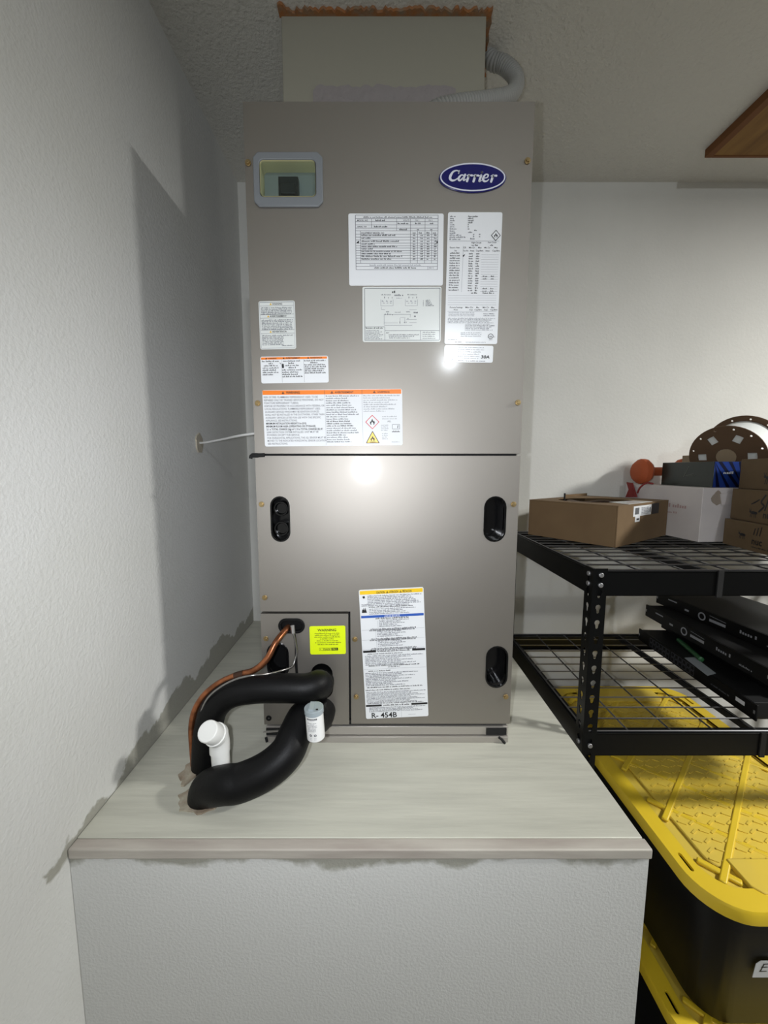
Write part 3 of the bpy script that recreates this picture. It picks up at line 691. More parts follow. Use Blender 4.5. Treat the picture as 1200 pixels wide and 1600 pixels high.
# ------------------------------------------------------------------ duct above the unit, conduit
T = thing('supply_duct', 'boxy painted supply duct rising from the unit into the ceiling', 'duct', (0.015, .36, AZ1))
obj('duct_box', MB().box(PX0, PX1, PY0, .545, AZ1+.001, ZC+.05), M_duct, T, bevel=.002)
r = random.Random(11); a0 = at_y(486, 150, PY0).x; a1 = at_y(708, 150, PY0).x
top = [(a0+(a1-a0)*i/36, at_y(586, 139, PY0).z+.008*r.random()-(.01 if i in (0, 36) else 0)) for i in range(37)]
obj('mastic_band', MB().plate([(a0, AZ1+.004), (a1, AZ1+.004)]+top[::-1], [], f_back(PY0), f_back(PY0-.003)), M_mastic, T)['label'] = 'rough grey mastic band'
pts = [at_y(754, 82, .275)+Vector((0, 0, .03)), at_y(764, 93, .265), at_y(783, 101, .255), at_y(800, 117, .24), at_y(803, 135, .22), at_y(790, 151, .19), at_y(752, 159, .15), at_y(708, 165, .12), at_y(670, 178, .11), Vector((.07, .1, AZ1+.006))]
path = resample(catmull(pts, 16), .0015)
rib = MB().tube(path, [(.0182, .0182, .0172, .0148, .0172)[i % 5] for i in range(len(path))], 14)
tag(obj('flexible_conduit', rib, M_conduit, ang=80), 'ribbed grey flexible conduit curling from ceiling onto the unit top', 'conduit')

# plywood hatch on the ceiling
A = at_z(1097, 247, ZC-.024)
T = thing('attic_hatch', 'brown plywood hatch panel mounted flat against the ceiling', 'hatch', (A.x+.4, A.y-.7, ZC-.024))
obj('plywood_panel', MB().box(A.x+.006, A.x+.8, A.y-1.35, A.y-.006, ZC-.022, ZC), M_ply, T)
e = MB(); e.box(A.x, A.x+.022, A.y-1.35, A.y, ZC-.024, ZC); obj('side_edging', e, M_plyedge, T, bevel=.001)
e = MB(); e.box(A.x+.022, A.x+.8, A.y-.009, A.y, ZC-.024, ZC); obj('end_edging', e, M_plyedge, T, bevel=.001)

# ------------------------------------------------------------------ pipes
RP = .0275
A0 = Vector((fx(499, 1062), 0, fz(1062)))
pA = [A0+Vector((0, .03, 0)), A0+Vector((0, -.02, .0)), at_y(494, 1069, -.052), at_y(474, 1075, -.066), at_y(440, 1075, -.068), at_y(395, 1076, -.067), at_y(356, 1084, -.066), at_y(331, 1107, -.065), at_y(322, 1140, -.065), at_y(319, 1170, -.065), at_z(318, 1200, ZP-.004)]
o = obj('insulated_pipe', MB().tube(catmull(pA, 10), RP, 24), M_foam, ang=70)
tag(o, 'black foam-insulated pipe bending from the unit, the upper of two', 'pipe')
B0 = Vector((fx(499, 1108), 0, fz(1108)))
RB = .0315
pe = at_z(330, 1240, ZP)
pB = [B0+Vector((0, .03, 0)), B0+Vector((-.004, -.03, .0)), at_y(473, 1119, -.07), at_y(458, 1146, -.105), at_y(444, 1176, -.132), at_y(414, 1203, -.15), at_y(374, 1222, -.158), at_y(345, 1227, -.158), pe+Vector((-.006, -.008, .016)), pe+Vector((-.012, -.006, -.02))]
pB[7] = at_y(347, 1226, -.158)
o = obj('insulated_pipe', MB().tube(catmull(pB, 10), RB, 24), M_foam, ang=70)
tag(o, 'thick black foam-insulated pipe sweeping forward low over the platform', 'pipe')
g = random.Random(5); c = pe+Vector((-.014, -.006, 0))
gum = MB(); gum.plate([(c.x+(.037+.012*g.random())*cos(t*pi/15), c.y+(.033+.01*g.random())*sin(t*pi/15)) for t in range(30)], [], lambda a, b: (a, b, ZP-.002), lambda a, b: (a, b, ZP+.003))
q = at_z(297, 1205, ZP)
gum.plate([(q.x+(.014+.012*g.random())*cos(t*pi/9), q.y+(.02+.02*g.random())*sin(t*pi/9)) for t in range(18)], [], lambda a, b: (a, b, ZP-.002), lambda a, b: (a, b, ZP+.004))
tag(obj('caulk_seal', gum, M_gum), 'ragged brownish caulk around the pipe ends on the platform top', 'caulk')
pC = [at_y(449, 978, .012), at_y(443, 984, -.012), at_y(428, 1003, -.04), at_y(414, 1029, -.055), at_y(394, 1047, -.06), at_y(367, 1055, -.06), at_y(340, 1067, -.062), at_y(316, 1086, -.064), at_y(301, 1110, -.066), at_y(296, 1137, -.066), at_y(297, 1165, -.066), at_y(299, 1190, -.066), at_z(299, 1206, ZP-.004)]
T = thing('copper_line', 'bare copper pipe arching beside the black insulated pipe', 'pipe', at_z(299, 1206, ZP))
obj('copper_pipe', MB().tube(catmull(pC, 8), .0064, 12), M_copper, T, ang=70)
tp = pC[5]+Vector((.0, -.002, 0)); d = (pC[5]-pC[4]).normalized()
obj('dark_joint', MB().tube([tp-d*.014, tp+d*.004], .0074, 12), mat('tarnished', srgb(70, 48, 36), .5, metal=.6), T)
pD = [at_y(453, 974, .005), at_y(454, 985, -.012), at_y(458, 1003, -.016), at_y(460, 1020, -.018), at_y(457, 1032, -.022), at_y(452, 1042, -.03), at_y(436, 1048, -.045), at_y(415, 1053, -.07), at_y(390, 1055.5, -.085), at_y(366, 1061, -.085), at_y(342, 1073, -.085), at_y(322, 1090, -.085), at_y(311, 1112, -.083), at_y(307, 1135, -.08)]
T = thing('capillary_tube', 'thin shiny tube hanging from the rubber grommet above the pipes', 'tube', at_y(453, 974, 0))
obj('thin_line', MB().tube(catmull(pD, 8), .0021, 8), M_steel, T, ang=70)
obj('tube_fitting', MB().tube([at_y(453.5, 977, -.008), at_y(454.5, 990, -.014)], .005, 10), M_steel, T)
obj('dark_branch', MB().tube(catmull([at_y(456, 990, -.012), at_y(459, 1010, -.014), at_y(459, 1035, -.016), at_y(461, 1064, -.02)], 6), .0026, 8), M_black, T)
# capped PVC stub
b0 = Vector((-.289, -.118, ZP)); bt = at_y(339, 1150, -.118); b0.x = bt.x+.002
cdir = (at_y(312, 1138.5, -.165)-bt).normalized()
T = thing('pvc_cleanout', 'white PVC stub pipe with an angled round cap between the black pipes', 'pipe', b0)
obj('stub_pipe', MB().tube([b0, bt-Vector((0, 0, .016))], .0165, 20), M_pvc, T)
obj('elbow', MB().tube(catmull([bt-Vector((0, 0, .03)), bt-Vector((0, 0, .012)), bt+cdir*.006, bt+cdir*.014], 6), .0182, 20), M_pvc, T)
obj('cap_collar', MB().tube([bt+cdir*.006, bt+cdir*.018], .0205, 24), M_pvc, T, bevel=.001)
obj('round_cap', MB().tube([bt+cdir*.018, bt+cdir*.046, bt+cdir*.048], [.0185, .0185, .0172], 24), M_pvc, T, bevel=.0008)
# float switch cup
t0 = at_y(487, 1107, -.128); t1 = at_y(490.5, 1152, -.128); ax = (t1-t0).normalized(); Rc = .0163
T = thing('float_switch', 'white printed cylinder with grey cap hanging below the upper black pipe', 'switch', t1)
obj('cup_body', MB().tube([t0+ax*.006, t1-ax*.002, t1], [Rc, Rc, Rc-.002], 28), M_white, T)
cap = MB(); cap.tube([t0-ax*.003, t0+ax*.007], Rc+.0012, 28); obj('grey_cap', cap, M_cap, T, bevel=.0006)
obj('white_tab', MB().box(t0.x-.008, t0.x+.001, t0.y-.012, t0.y+.012, t0.z+.002, t0.z+.006), M_cap, T)
obj('hanger_strap', MB().bar(t0+Vector((.007, -.012, .0)), B0+Vector((.012, -.006, .014)), .012, .004, up=(1, 0, 0)), M_gap, T)
side = Vector((1, 0, 0)); side = (side-ax*side.dot(ax)).normalized(); fwd = ax.cross(side); fwd = fwd if fwd.y < 0 else -fwd
hc = (t1-t0).length
def cyl(a, b, lift=1):
    th = (a-520)/300.0; p = t0+ax*(.006+(b-640)/(1420-640)*(hc-.006))
    return p+(Rc+.00025*lift)*(side*sin(th)+fwd*cos(th))
P = Print(cyl)
for i in range(8): P.rect('k', 300+i*44, 700, 344+i*44, 745)
P.text('w', 'TRADEPRO', 320, 738, 30, width=310, bold=.01, lift=1.8)
for i, (a, b) in enumerate(((320, 630), (400, 560), (300, 640), (300, 640), (330, 620), (310, 600), (320, 610))): P.words('g', a, b, 840+i*40, 20, 900+i, pitch=14)
for x in (400, 560):
    P.poly('k', circle(x, 1190, 42, 16, 36)); P.poly('w', circle(x, 1190, 20, 12, 16), 1.6)
    for i in range(3): P.words('l', x-40, x+40, 1265+i*28, 14, 920+i)
P.build(T, INK)

# thermostat cable at the wall
h = at_x(307, 692, XL)
T = thing('control_cable', 'thin white cable strung from the wall hole to the unit', 'cable', h)
obj('cable', MB().tube(catmull([h+Vector((-.01, 0, 0)), h+Vector((.02, -.01, .0)), h+Vector((.1, -.08, .004)), h+Vector((.17, -.16, .006)), Vector((AX0+.006, .06, h.z+.008))], 8), .0028, 8), M_white, T)
pu = MB(); g = random.Random(9)
pu.plate([(h.y+(.016+.01*g.random())*cos(t*pi/8), h.z+(.02+.012*g.random())*sin(t*pi/8)) for t in range(16)], [], lambda a, b: (XL, a, b), lambda a, b: (XL+.004, a, b))
obj('putty_patch', pu, M_putty, T)

# ------------------------------------------------------------------ rack
SX0, SX1, SY0, SY1 = 0.461, 1.66, 0.015, 0.545
ZT, ZL, RH = 1.343, 0.970, 0.055
RK = thing('storage_rack', 'black slotted-angle steel rack with wire decks beside the platform', 'rack', ((SX0+SX1)/2, (SY0+SY1)/2, 0))
PW, TH, PZ = .031, .002, ZT+.006
def keyhole(cx, cz):
    out = []
    for k in range(9):
        a = radians(-50+280*k/8); out.append((cx+.0062*cos(a), cz+.0055+.0062*sin(a)))
    return out+[(cx-.0032, cz-.006), (cx-.0018, cz-.0085), (cx+.0018, cz-.0085), (cx+.0032, cz-.006)]
pitch = .0345
for sx, sy in ((0, 0), (1, 0), (0, 1), (1, 1)):
    X = SX1 if sx else SX0; Y = SY1 if sy else SY0; dx = -1 if sx else 1; dy = -1 if sy else 1
    nh = int((PZ-.03)/pitch)
    hz = [PZ-.022-i*pitch for i in range(nh) if (sx, sy) == (0, 0) or i % 2 == 0]
    m = MB()
    lo, hi = sorted((X, X+dx*PW))
    m.plate([(lo, 0), (hi, 0), (hi, PZ), (lo, PZ)], [keyhole((lo+hi)/2, z) for z in hz], lambda a, b: (a, Y, b), lambda a, b: (a, Y+dy*TH, b))
    lo, hi = sorted((Y+dy*TH, Y+dy*PW))
    m.plate([(lo, 0), (hi, 0), (hi, PZ), (lo, PZ)], [keyhole((lo+hi)/2, z) for z in hz], lambda a, b: (X, a, b), lambda a, b: (X+dx*TH, a, b))
    po = obj('post', m, M_rack, RK, smooth=False)
    if (sx, sy) == (0, 0):
        for z in (ZT-.008, ZT-.030, ZL-.028):
            obj('bolt', MB().plate(circle(X+PW*.55, z, .0052, 12), [], f_back(Y+.002), f_back(Y-.003)), M_zinc, po, bevel=.001)
            c = MB(); fxm = lambda d: (lambda a, b: (X-d, a, b)); c.plate(circle(Y+PW*.5, z, .0052, 12), [], fxm(-.002), fxm(.003)); obj('bolt', c, M_zinc, po, bevel=.001)
for zt in (ZT, ZL):
    for Y, s in ((SY0+.003, 1), (SY1-.003, -1)):
        m = MB(); m.box(SX0+.004, SX1-.004, *sorted((Y, Y+s*.002)), zt-RH, zt); m.box(SX0+.004, SX1-.004, *sorted((Y, Y+s*.022)), zt-.004, zt-.002)
        m.box(SX0+.004, SX1-.004, *sorted((Y, Y+s*.012)), zt-RH, zt-RH+.002)
        obj('rail', m, M_rack, RK, bevel=.0006)
    for X, s in ((SX0+.003, 1), (SX1-.003, -1)):
        m = MB(); m.box(*sorted((X, X+s*.002)), SY0+.004, SY1-.004, zt-RH, zt); m.box(*sorted((X, X+s*.02)), SY0+.004, SY1-.004, zt-.004, zt-.002)
        obj('rail', m, M_rack, RK, bevel=.0006)
    bx = .735 if zt == ZT else .868
    m = MB(); m.box(bx-.006, bx+.006, SY0+.006, SY1-.006, zt-.02, zt-.006); m.box(bx-.006, bx+.006, SY0, SY0+.003, zt-RH-.002, zt+.002)
    obj('support_bar', m, M_gap, RK)
    m = MB(); fr_ = [(SX0+.012, SY0+.01), (SX1-.012, SY0+.01), (SX1-.012, SY1-.01), (SX0+.012, SY1-.01)]
    for i in range(4):
        p, q = fr_[i], fr_[(i+1) % 4]; m.tube([(p[0], p[1], zt), (q[0], q[1], zt)], .0022, 6)
    dk = obj('wire_deck', m, M_wire, RK)
    ny = 12; basex = None
    for i in range(1, ny):
        y = SY0+.01+(SY1-SY0-.02)*i/ny
        if basex is None: basex = o = obj('wire', MB().tube([(SX0+.012, y, zt+.0015), (SX1-.012, y, zt+.0015)], .0019, 6), M_wire, dk); yb = y
        else: o = basex.copy(); COL.objects.link(o); o.location.y = y-yb
    nx = 12; basey = None
    for i in range(1, nx):
        x = SX0+.012+(SX1-SX0-.024)*i/nx
        if basey is None: basey = o = obj('wire', MB().tube([(x, SY0+.01, zt-.002), (x, SY1-.01, zt-.002)], .0021, 6), M_wire, dk); xb = x
        else: o = basey.copy(); COL.objects.link(o); o.location.x = x-xb

# ------------------------------------------------------------------ things on the top deck
ZD = ZT+.0036
# open-topped brown carton, turned
al = radians(35); C0 = Vector((.65, 1.03+CAM_Y)); ux = Vector((cos(al), sin(al))); uy = Vector((-sin(al), cos(al))); bw, bd, bh = .35, .268, .112
cf = lambda a, b: C0+ux*a+uy*b
T = thing('open_carton', 'brown cardboard carton with oval cut-out in its lid and barcode label', 'box', (*cf(bw/2, bd/2), ZD))
m = MB(); q4 = lambda x0, x1, y0, y1: [cf(x0, y0), cf(x1, y0), cf(x1, y1), cf(x0, y1)]
t_ = .004
m.hexa(q4(0, bw, 0, t_), ZD, ZD+bh); m.hexa(q4(0, bw, bd-t_, bd), ZD, ZD+bh); m.hexa(q4(0, t_, t_, bd-t_), ZD, ZD+bh); m.hexa(q4(bw-t_, bw, t_, bd-t_), ZD, ZD+bh); m.hexa(q4(t_, bw-t_, t_, bd-t_), ZD, ZD+t_)
obj('carton_body', m, M_card, T, bevel=.0012)
oval = circle(bw*.45, bd*.52, bw*.34, 28, bd*.38)
m = MB(); m.plate([(0, 0), (bw, 0), (bw, bd), (0, bd)], [oval], lambda a, b: (*cf(a, b), ZD+bh), lambda a, b: (*cf(a, b), ZD+bh+.003))
obj('carton_lid', m, M_card, T)
m = MB(); m.hexa([cf(bw*.55, bd*.95), cf(bw*.98, bd*.95), cf(bw*.98, bd*.96), cf(bw*.55, bd*.96)], ZD+bh, ZD+bh+.012)
obj('raised_flap', m, M_card, T)
def side_map(o2, d2, n2, z0):                         # print on an upright face: a along d2, b downwards from z0
    return lambda a, b, lift=1: Vector((o2.x+d2.x*a+n2.x*.0004*lift, o2.y+d2.y*a+n2.y*.0004*lift, z0-b))
f = side_map(cf(0, 0), ux, -uy, ZD+bh)
m = MB(); m.poly([(bw*.27, .004), (bw*.62, .004), (bw*.62, .034), (bw*.40, .034), (bw*.40, .05), (bw*.31, .05), (bw*.31, .034), (bw*.27, .034)], lambda a, b: f(a, b, 1))
lb = obj('carton_label', m, M_label, T, smooth=False); P = Print(f)
for i in range(7): P.rect('k', bw*.30+i*.004, .009, bw*.30+i*.004+.0022, .028, 2)
for i in range(5): P.words('g', bw*.42, bw*.57, .012+i*.0045, .003, i, lift=2)
m = MB(); m.plate([(bw*.20, .003), (bw*.66, .003), (bw*.62, .05), (bw*.30, .07)], [], lambda a, b: (*cf(a, b), ZD+bh+.003), lambda a, b: (*cf(a, b), ZD+bh+.0038))
obj('label_top', m, M_label2, T, smooth=False)
P.rect('k', bw*.63, .002, bw*.78, .034, 2); P.rect('k', bw*.585, .012, bw*.60, .026, 2); P.rect('k', bw*.335, .040, bw*.385, .045, 2)
P.build(lb, INK)
# spool of dark cable inside the carton
cc = cf(bw*.45, bd*.52)
T2 = thing('cable_coil', 'coil of dark brown cord inside the oval opening of the carton', 'cable', (*cc, ZD+.006))
m = MB()
for k, (rr, zz) in enumerate(((.085, .03), (.078, .045), (.088, .06), (.080, .076), (.086, .094), (.079, .103))):
    m.tube([(cc.x+rr*cos(2*pi*t/28), cc.y+rr*.95*sin(2*pi*t/28), ZD+zz+.004*sin(t*.9+k)) for t in range(29)], .005, 8, cap=False)
obj('cord_loop', m, mat('brown_cord', srgb(62, 46, 32), .7), T2)
p = cf(bw*.33, bd*.80); obj('cord_end', MB().tube([(p.x, p.y, ZD+.09), (p.x, p.y, ZD+bh+.022)], .003, 6), M_gap, T2)

# white carton
def prism(name, label, cat, corners, z0, z1, m, group=None, part='carton_body', bev=.0015):
    cx = sum(c[0] for c in corners)/len(corners); cy = sum(c[1] for c in corners)/len(corners)
    T = thing(name, label, cat, (cx, cy, z0), group)
    obj(part, MB().hexa(corners, z0, z1), m, T, bevel=bev); return T
DY = lambda d: d+CAM_Y
ZW = 1.506
WC = [(.944, DY(1.112)), (1.30, DY(1.135)), (1.28, DY(1.448)), (.930, DY(1.440))]
T = prism('white_carton', 'white cardboard carton with torn front and faint red print', 'box', WC, ZD, ZW, M_wbox)
o2 = Vector(WC[3]); d2 = (Vector(WC[0])-o2).normalized(); P = Print(side_map(o2, d2, Vector((-1, 0)), ZW))
P.words('faint', .20, .28, .066, .012, 3); P.words('faint', .20, .245, .085, .006, 4, pitch=.005); P.frame('faint2', .03, .012, .07, .035, .001)
P.build(T, {'faint': ('faint_print', mat('faint_red_ink', srgb(178, 150, 148), .6)), 'faint2': ('tape_outline', mat('faint_grey_ink', srgb(186, 180, 178), .6))})
m = MB(); g = random.Random(2); o2 = Vector(WC[0]); f = side_map(o2, Vector((1, .06)).normalized(), Vector((0, -1)), ZW)
m.plate([(.045+.014*cos(t*pi/8)*(1+.4*g.random()), .03+.017*sin(t*pi/8)*(1+.4*g.random())) for t in range(16)], [], lambda a, b: f(a, b, 0), lambda a, b: f(a, b, 3))
obj('torn_patch', m, mat('torn_card', srgb(150, 138, 126), .9), T)
m = MB(); m.plate([(.05, .018), (.088, .012), (.09, .045), (.058, .05)], [], lambda a, b: f(a, b, 4), lambda a, b: f(a, b, 12)); obj('torn_flap', m, M_wbox, T)
# red strap over its far edge
a = at_y(982, 757, DY(1.41)-0); 
T = thing('red_strap', 'dark red fabric strap drooping over the far corner of the white carton', 'strap', (.925, DY(1.40), ZW-.04))
m = MB(); m.plate([(DY(1.425), ZW+.006), (DY(1.395), ZW+.004), (DY(1.365), ZW-.045), (DY(1.425), ZW-.05), (DY(1.41), ZW-.02)], [], lambda a, b: (.922, a, b), lambda a, b: (.927, a, b))
m.tube(catmull([(.922, DY(1.36), ZW-.03), (.92, DY(1.345), ZW-.01), (.93, DY(1.33), ZW+.006), (.95, DY(1.325), ZW+.004)], 5), .003, 6)
obj('strap_fold', m, M_redc, T)
# boxed goods on the white carton
T = prism('shrink_wrapped_box', 'long dark green glossy box with blue striped end on the white carton', 'box', [(.985, DY(1.13)), (1.075, DY(1.13)), (1.075, DY(1.335)), (.984, DY(1.335))], ZW, ZW+.076, M_dgreen, part='box_body')
P = Print(lambda a, b, lift=1: Vector((.985+a, DY(1.13)-.0004*lift, ZW+.076-b)))
P.rect('blue', .0005, .0005, .0895, .0755)
for i in range(5): 
    x = -.05+i*.03; pts = [(x, 0), (x+.011, 0), (x+.011+.06, .076), (x+.06, .076)]
    pts = [(min(max(px_, .0008), .089), min(max(py, .0008), .075)) for px_, py in pts]; P.poly('dark', pts, 1.6)
P.words('wht', .028, .06, .036, .007, 5, pitch=.005, lift=2.2)
P.build(T, {'blue': ('blue_end_print', M_bluecard), 'dark': ('dark_stripe', mat('dark_blue', srgb(10, 14, 40), .3)), 'wht': ('white_lettering', M_label)})
P = Print(lambda a, b, lift=1: Vector((.9845-.0004*lift, DY(1.335)-a, ZW+.076-b)))
P.line('sil', .095, .048, .115, .012, .0025); P.line('sil', .10, .044, .135, .036, .0012); P.words('sil', .12, .145, .042, .004, 5)
P.build(T, {'sil': ('grey_marks', mat('grey_print', srgb(84, 90, 84), .4))})  # thin grey lines and small letter marks on the long side
prism('wooden_block', 'small pale wooden block lying on the dark green box', 'block', [(1.046, DY(1.30)), (1.072, DY(1.30)), (1.072, DY(1.33)), (1.046, DY(1.33))], ZW+.0765, ZW+.1, M_wood, part='block')
# dumbbell
zc = ZW+.0455; yd = DY(1.395)
T = thing('dumbbell', 'orange neoprene dumbbell lying behind the dark green box', 'dumbbell', (1.03, yd, ZW))
for x, s in ((.957, 1), (1.103, -1)):
    m = MB(); m.tube([(x-.024, yd, zc), (x-.021, yd, zc), (x-.008, yd, zc), (x+.008, yd, zc), (x+.021, yd, zc), (x+.024, yd, zc)], [.026, .035, .045, .045, .035, .026], 16)
    obj('weight_head', m, M_org, T, bevel=.003)
obj('handle', MB().tube([(.975, yd, zc), (1.0, yd, zc), (1.06, yd, zc), (1.085, yd, zc)], [.019, .0155, .0155, .019], 14), M_org, T)
# filament spool, leaning
p1 = at_y(1131, 714, DY(1.21)); p2 = at_y(1157, 697, DY(1.255)); ax = (p2-p1).normalized(); Rs = .099
e1 = ax.cross(Vector((0, 0, 1))).normalized(); e2 = e1.cross(ax).normalized()
T = thing('filament_spool', 'cardboard reel of white filament leaning behind the dark green box', 'spool', (p1+p2)/2-Vector((0, 0, .09)))
def disc(base, th):
    f0 = lambda a, b: base+e1*a+e2*b; f1 = lambda a, b: base+e1*a+e2*b+ax*th
    def win(a0, a1, r0, r1): return [(rr*cos(radians(t)), rr*sin(radians(t))) for rr, t in ((r0, a0), (r1, a0+4), (r1, (a0+a1)/2), (r1, a1-4), (r0, a1))]
    hs = [circle(0, 0, .026, 18)]+[win(t, t+24, .052, .074) for t in (48, 108, 168, 228, 288, 348)]
    hs += [circle(.088*cos(radians(t)), .088*sin(radians(t)), .0032, 8) for t in range(15, 375, 30)]
    return MB().plate(circle(0, 0, Rs, 48), hs, f0, f1)
Lx = (p2-p1).length
obj('flange', disc(p1, .003), M_spool, T, smooth=False); obj('flange', disc(p1+ax*Lx, .003), M_spool, T, smooth=False)
obj('filament_winding', MB().tube([p1+ax*.004, p1+ax*(Lx-.001)], .082, 40), M_fil, T, ang=60)
obj('hub', MB().tube([p1-ax*.001, p1+ax*.003], .0255, 20), M_wood, T)
# brown branded cartons, stacked
LOGO = {'k': ('black_logo', M_ink)}
def ant(P, x, y, h):
    P.poly('k', circle(x, y, h*.5, 14, h*.24)); P.poly('k', circle(x-h*.62, y-h*.12, h*.22, 10, h*.18)); P.poly('k', circle(x+h*.5, y+h*.02, h*.3, 10, h*.22))
    for i, dx in enumerate((-.42, -.15, .2, .5)): P.line('k', x+h*dx, y+h*.1, x+h*(dx-.18 if i < 2 else dx+.05), y+h*.75, h*.1)
    P.line('k', x-h*.7, y-h*.2, x-h*.85, y-h*.6, h*.08); P.line('k', x-h*.55, y-h*.25, x-h*.5, y-h*.6, h*.08)
spec = [('bottom', 1.0, ZD, .073), ('middle', 1.014, ZD+.0735, .085), ('top', 1.03, ZD+.159, .082)]
for i, (w_, x, z, h) in enumerate(spec):
    far = DY(1.096); near = DY(.86); sk = .045
    T = prism('branded_carton', '%s of three stacked brown cartons with black ant logo' % w_, 'box', [(x-sk, near), (x+.30, near+.01), (x+.33, far+.008), (x, far)], z, z+h, M_card_d, 'stacked brown cartons')
    o2 = Vector((x, far)); d2 = (Vector((x-sk, near))-o2).normalized(); P = Print(side_map(o2, d2, Vector((-1, 0)), z+h))
    if i == 0:
        ant(P, .072, .035, .016)
        for k in range(3): P.line('k', .112+k*.010, .030, .116+k*.010, .012-k*.003, .003)
        P.text('k', 'nuc', .108, .054, .018, bold=.02); P.words('k', .108, .19, .063, .004, 4)
    elif i == 1:
        ant(P, .085, .06, .017)
        for k in range(3): P.line('k', .075+k*.008, .038-k*.004, .09+k*.006, .032-k*.004, .003)
        P.stroke('k', [(.12, .012), (.108, .03), (.118, .04), (.104, .055)], .005); P.stroke('k', [(.13, .02), (.122, .05)], .004)
        P.text('k', 'nu', .118, .07, .018, bold=.02)
    else: ant(P, .105, .05, .022)
    P.build(T, LOGO)
prism('tall_carton', 'plain brown carton standing behind the filament spool by the wall', 'box', [(1.415, DY(1.14)), (1.60, DY(1.14)), (1.60, DY(1.30)), (1.415, DY(1.30))], ZD+.08, ZD+.40, M_card_d)
prism('flat_carton', 'flat brown carton lying under the tall carton', 'box', [(1.36, DY(1.12)), (1.61, DY(1.12)), (1.61, DY(1.32)), (1.36, DY(1.32))], ZD, ZD+.08, M_card_d)

# ------------------------------------------------------------------ rack-mount gear on the lower deck
ZG = ZL+.0036
def gear(name, label, far, near, z, h, dep, logo):
    """far/near: plan corners of the long face; the body runs dep to the other side"""
    far, near = Vector(far), Vector(near); d = (near-far).normalized(); n = Vector((-d.y, d.x)); n = n if n.x > 0 else -n
    T = thing(name, label, 'network device', (*((far+near)/2+n*dep/2), z), 'rack devices on the lower deck')
    L = (near-far).length; g_ = .012
    obj('chassis', MB().hexa([far+d*g_+n*.004, near-d*g_+n*.004, near-d*g_+n*dep, far+d*g_+n*dep], z+.0005, z+h-.0005), M_geartop, T, bevel=.001)
    obj('faceplate', MB().hexa([far, near, near+n*.004, far+n*.004], z, z+h-.001), M_gear, T, bevel=.0006)
    P = Print(side_map(far, d, -n, z+h))
    if logo == 'ports':
        for r_ in range(2):
            for k in range(12):
                x = .06+k*.0155+(.006 if k > 5 else 0); P.frame('g', x, .008+r_*.015, x+.012, .02+r_*.015, .0012)
        P.rect('w', L-.055, .012, L-.03, .022); P.words('g', L-.13, L-.07, .025, .004, 3)
    elif logo == 'blank': P.words('l', .2, .26, .02, .006, 9, pitch=.006)
    else:
        P.rect('l', .05, .010, .085, .014); P.rect('l', .115, .020, .13, .026)
        P._mb('l').plate(circle(.175, .022, .0125, 18), [circle(.175, .022, .0085, 18)], lambda a, b: P.f(a, b, .2), lambda a, b: P.f(a, b, 1))
        P.rect('l', .20, .019, .25, .027); P.line('l', .20, .010, .25, .013, .0012); P.words('l', .29, .34, .024, .009, 4, pitch=.007); P.words('l', .36, .40, .03, .005, 6)
    P.build(T, INK)
    for e in (far, near-d*.01):
        obj('screw_hole', MB().hexa([e+d*.003-n*.0008, e+d*.007-n*.0008, e+d*.007, e+d*.003], z+h*.4, z+h*.6), M_zinc, T)
    return T
gear('network_switch', 'flat black network switch with rows of ports, lowest of the rack devices', (.905, DY(1.275)), (.884, DY(.838)), ZG, .0405, .26, 'ports')
gear('rack_device', 'black rack unit set back above the switch with ports', (.985, DY(1.28)), (.968, DY(.85)), ZG+.041, .0405, .25, 'blank')
gear('rack_device', 'black rack unit with ring mark, second from top of the stack', (.930, DY(1.285)), (.915, DY(.845)), ZG+.082, .0405, .26, 'ring')
gear('rack_device', 'black rack unit on top of the stack, turned slightly', (.975, DY(1.30)), (1.005, DY(.862)), ZG+.123, .0405, .24, 'ring')
zt = ZG+.0405
a = at_z(1057, 1000, zt+.007); b = at_z(1093, 1031, zt+.007)
T = thing('green_marker', 'green marker pen lying on the lowest rack device', 'pen', (a+b)/2-Vector((0, 0, .007)))
d = (b-a).normalized(); obj('pen_barrel', MB().tube([a, b-d*.012], .0068, 12), M_greenp, T); obj('pen_cap', MB().tube([b-d*.012, b-d*.002, b], [.0074, .0074, .004], 12), M_greenp, T)
q = [at_z(u, v, zt+.001) for u, v in ((1066, 1028), (1082, 1027), (1115, 1052), (1102, 1056))]
m = MB(); m.plate([(p.x, p.y) for p in q], [], lambda a, b: (a, b, zt+.0006), lambda a, b: (a, b, zt+.0016))
tag(obj('paper_slip', m, mat('grey_paper', srgb(150, 156, 160), .7)), 'grey paper slip lying on the lowest rack device', 'paper')

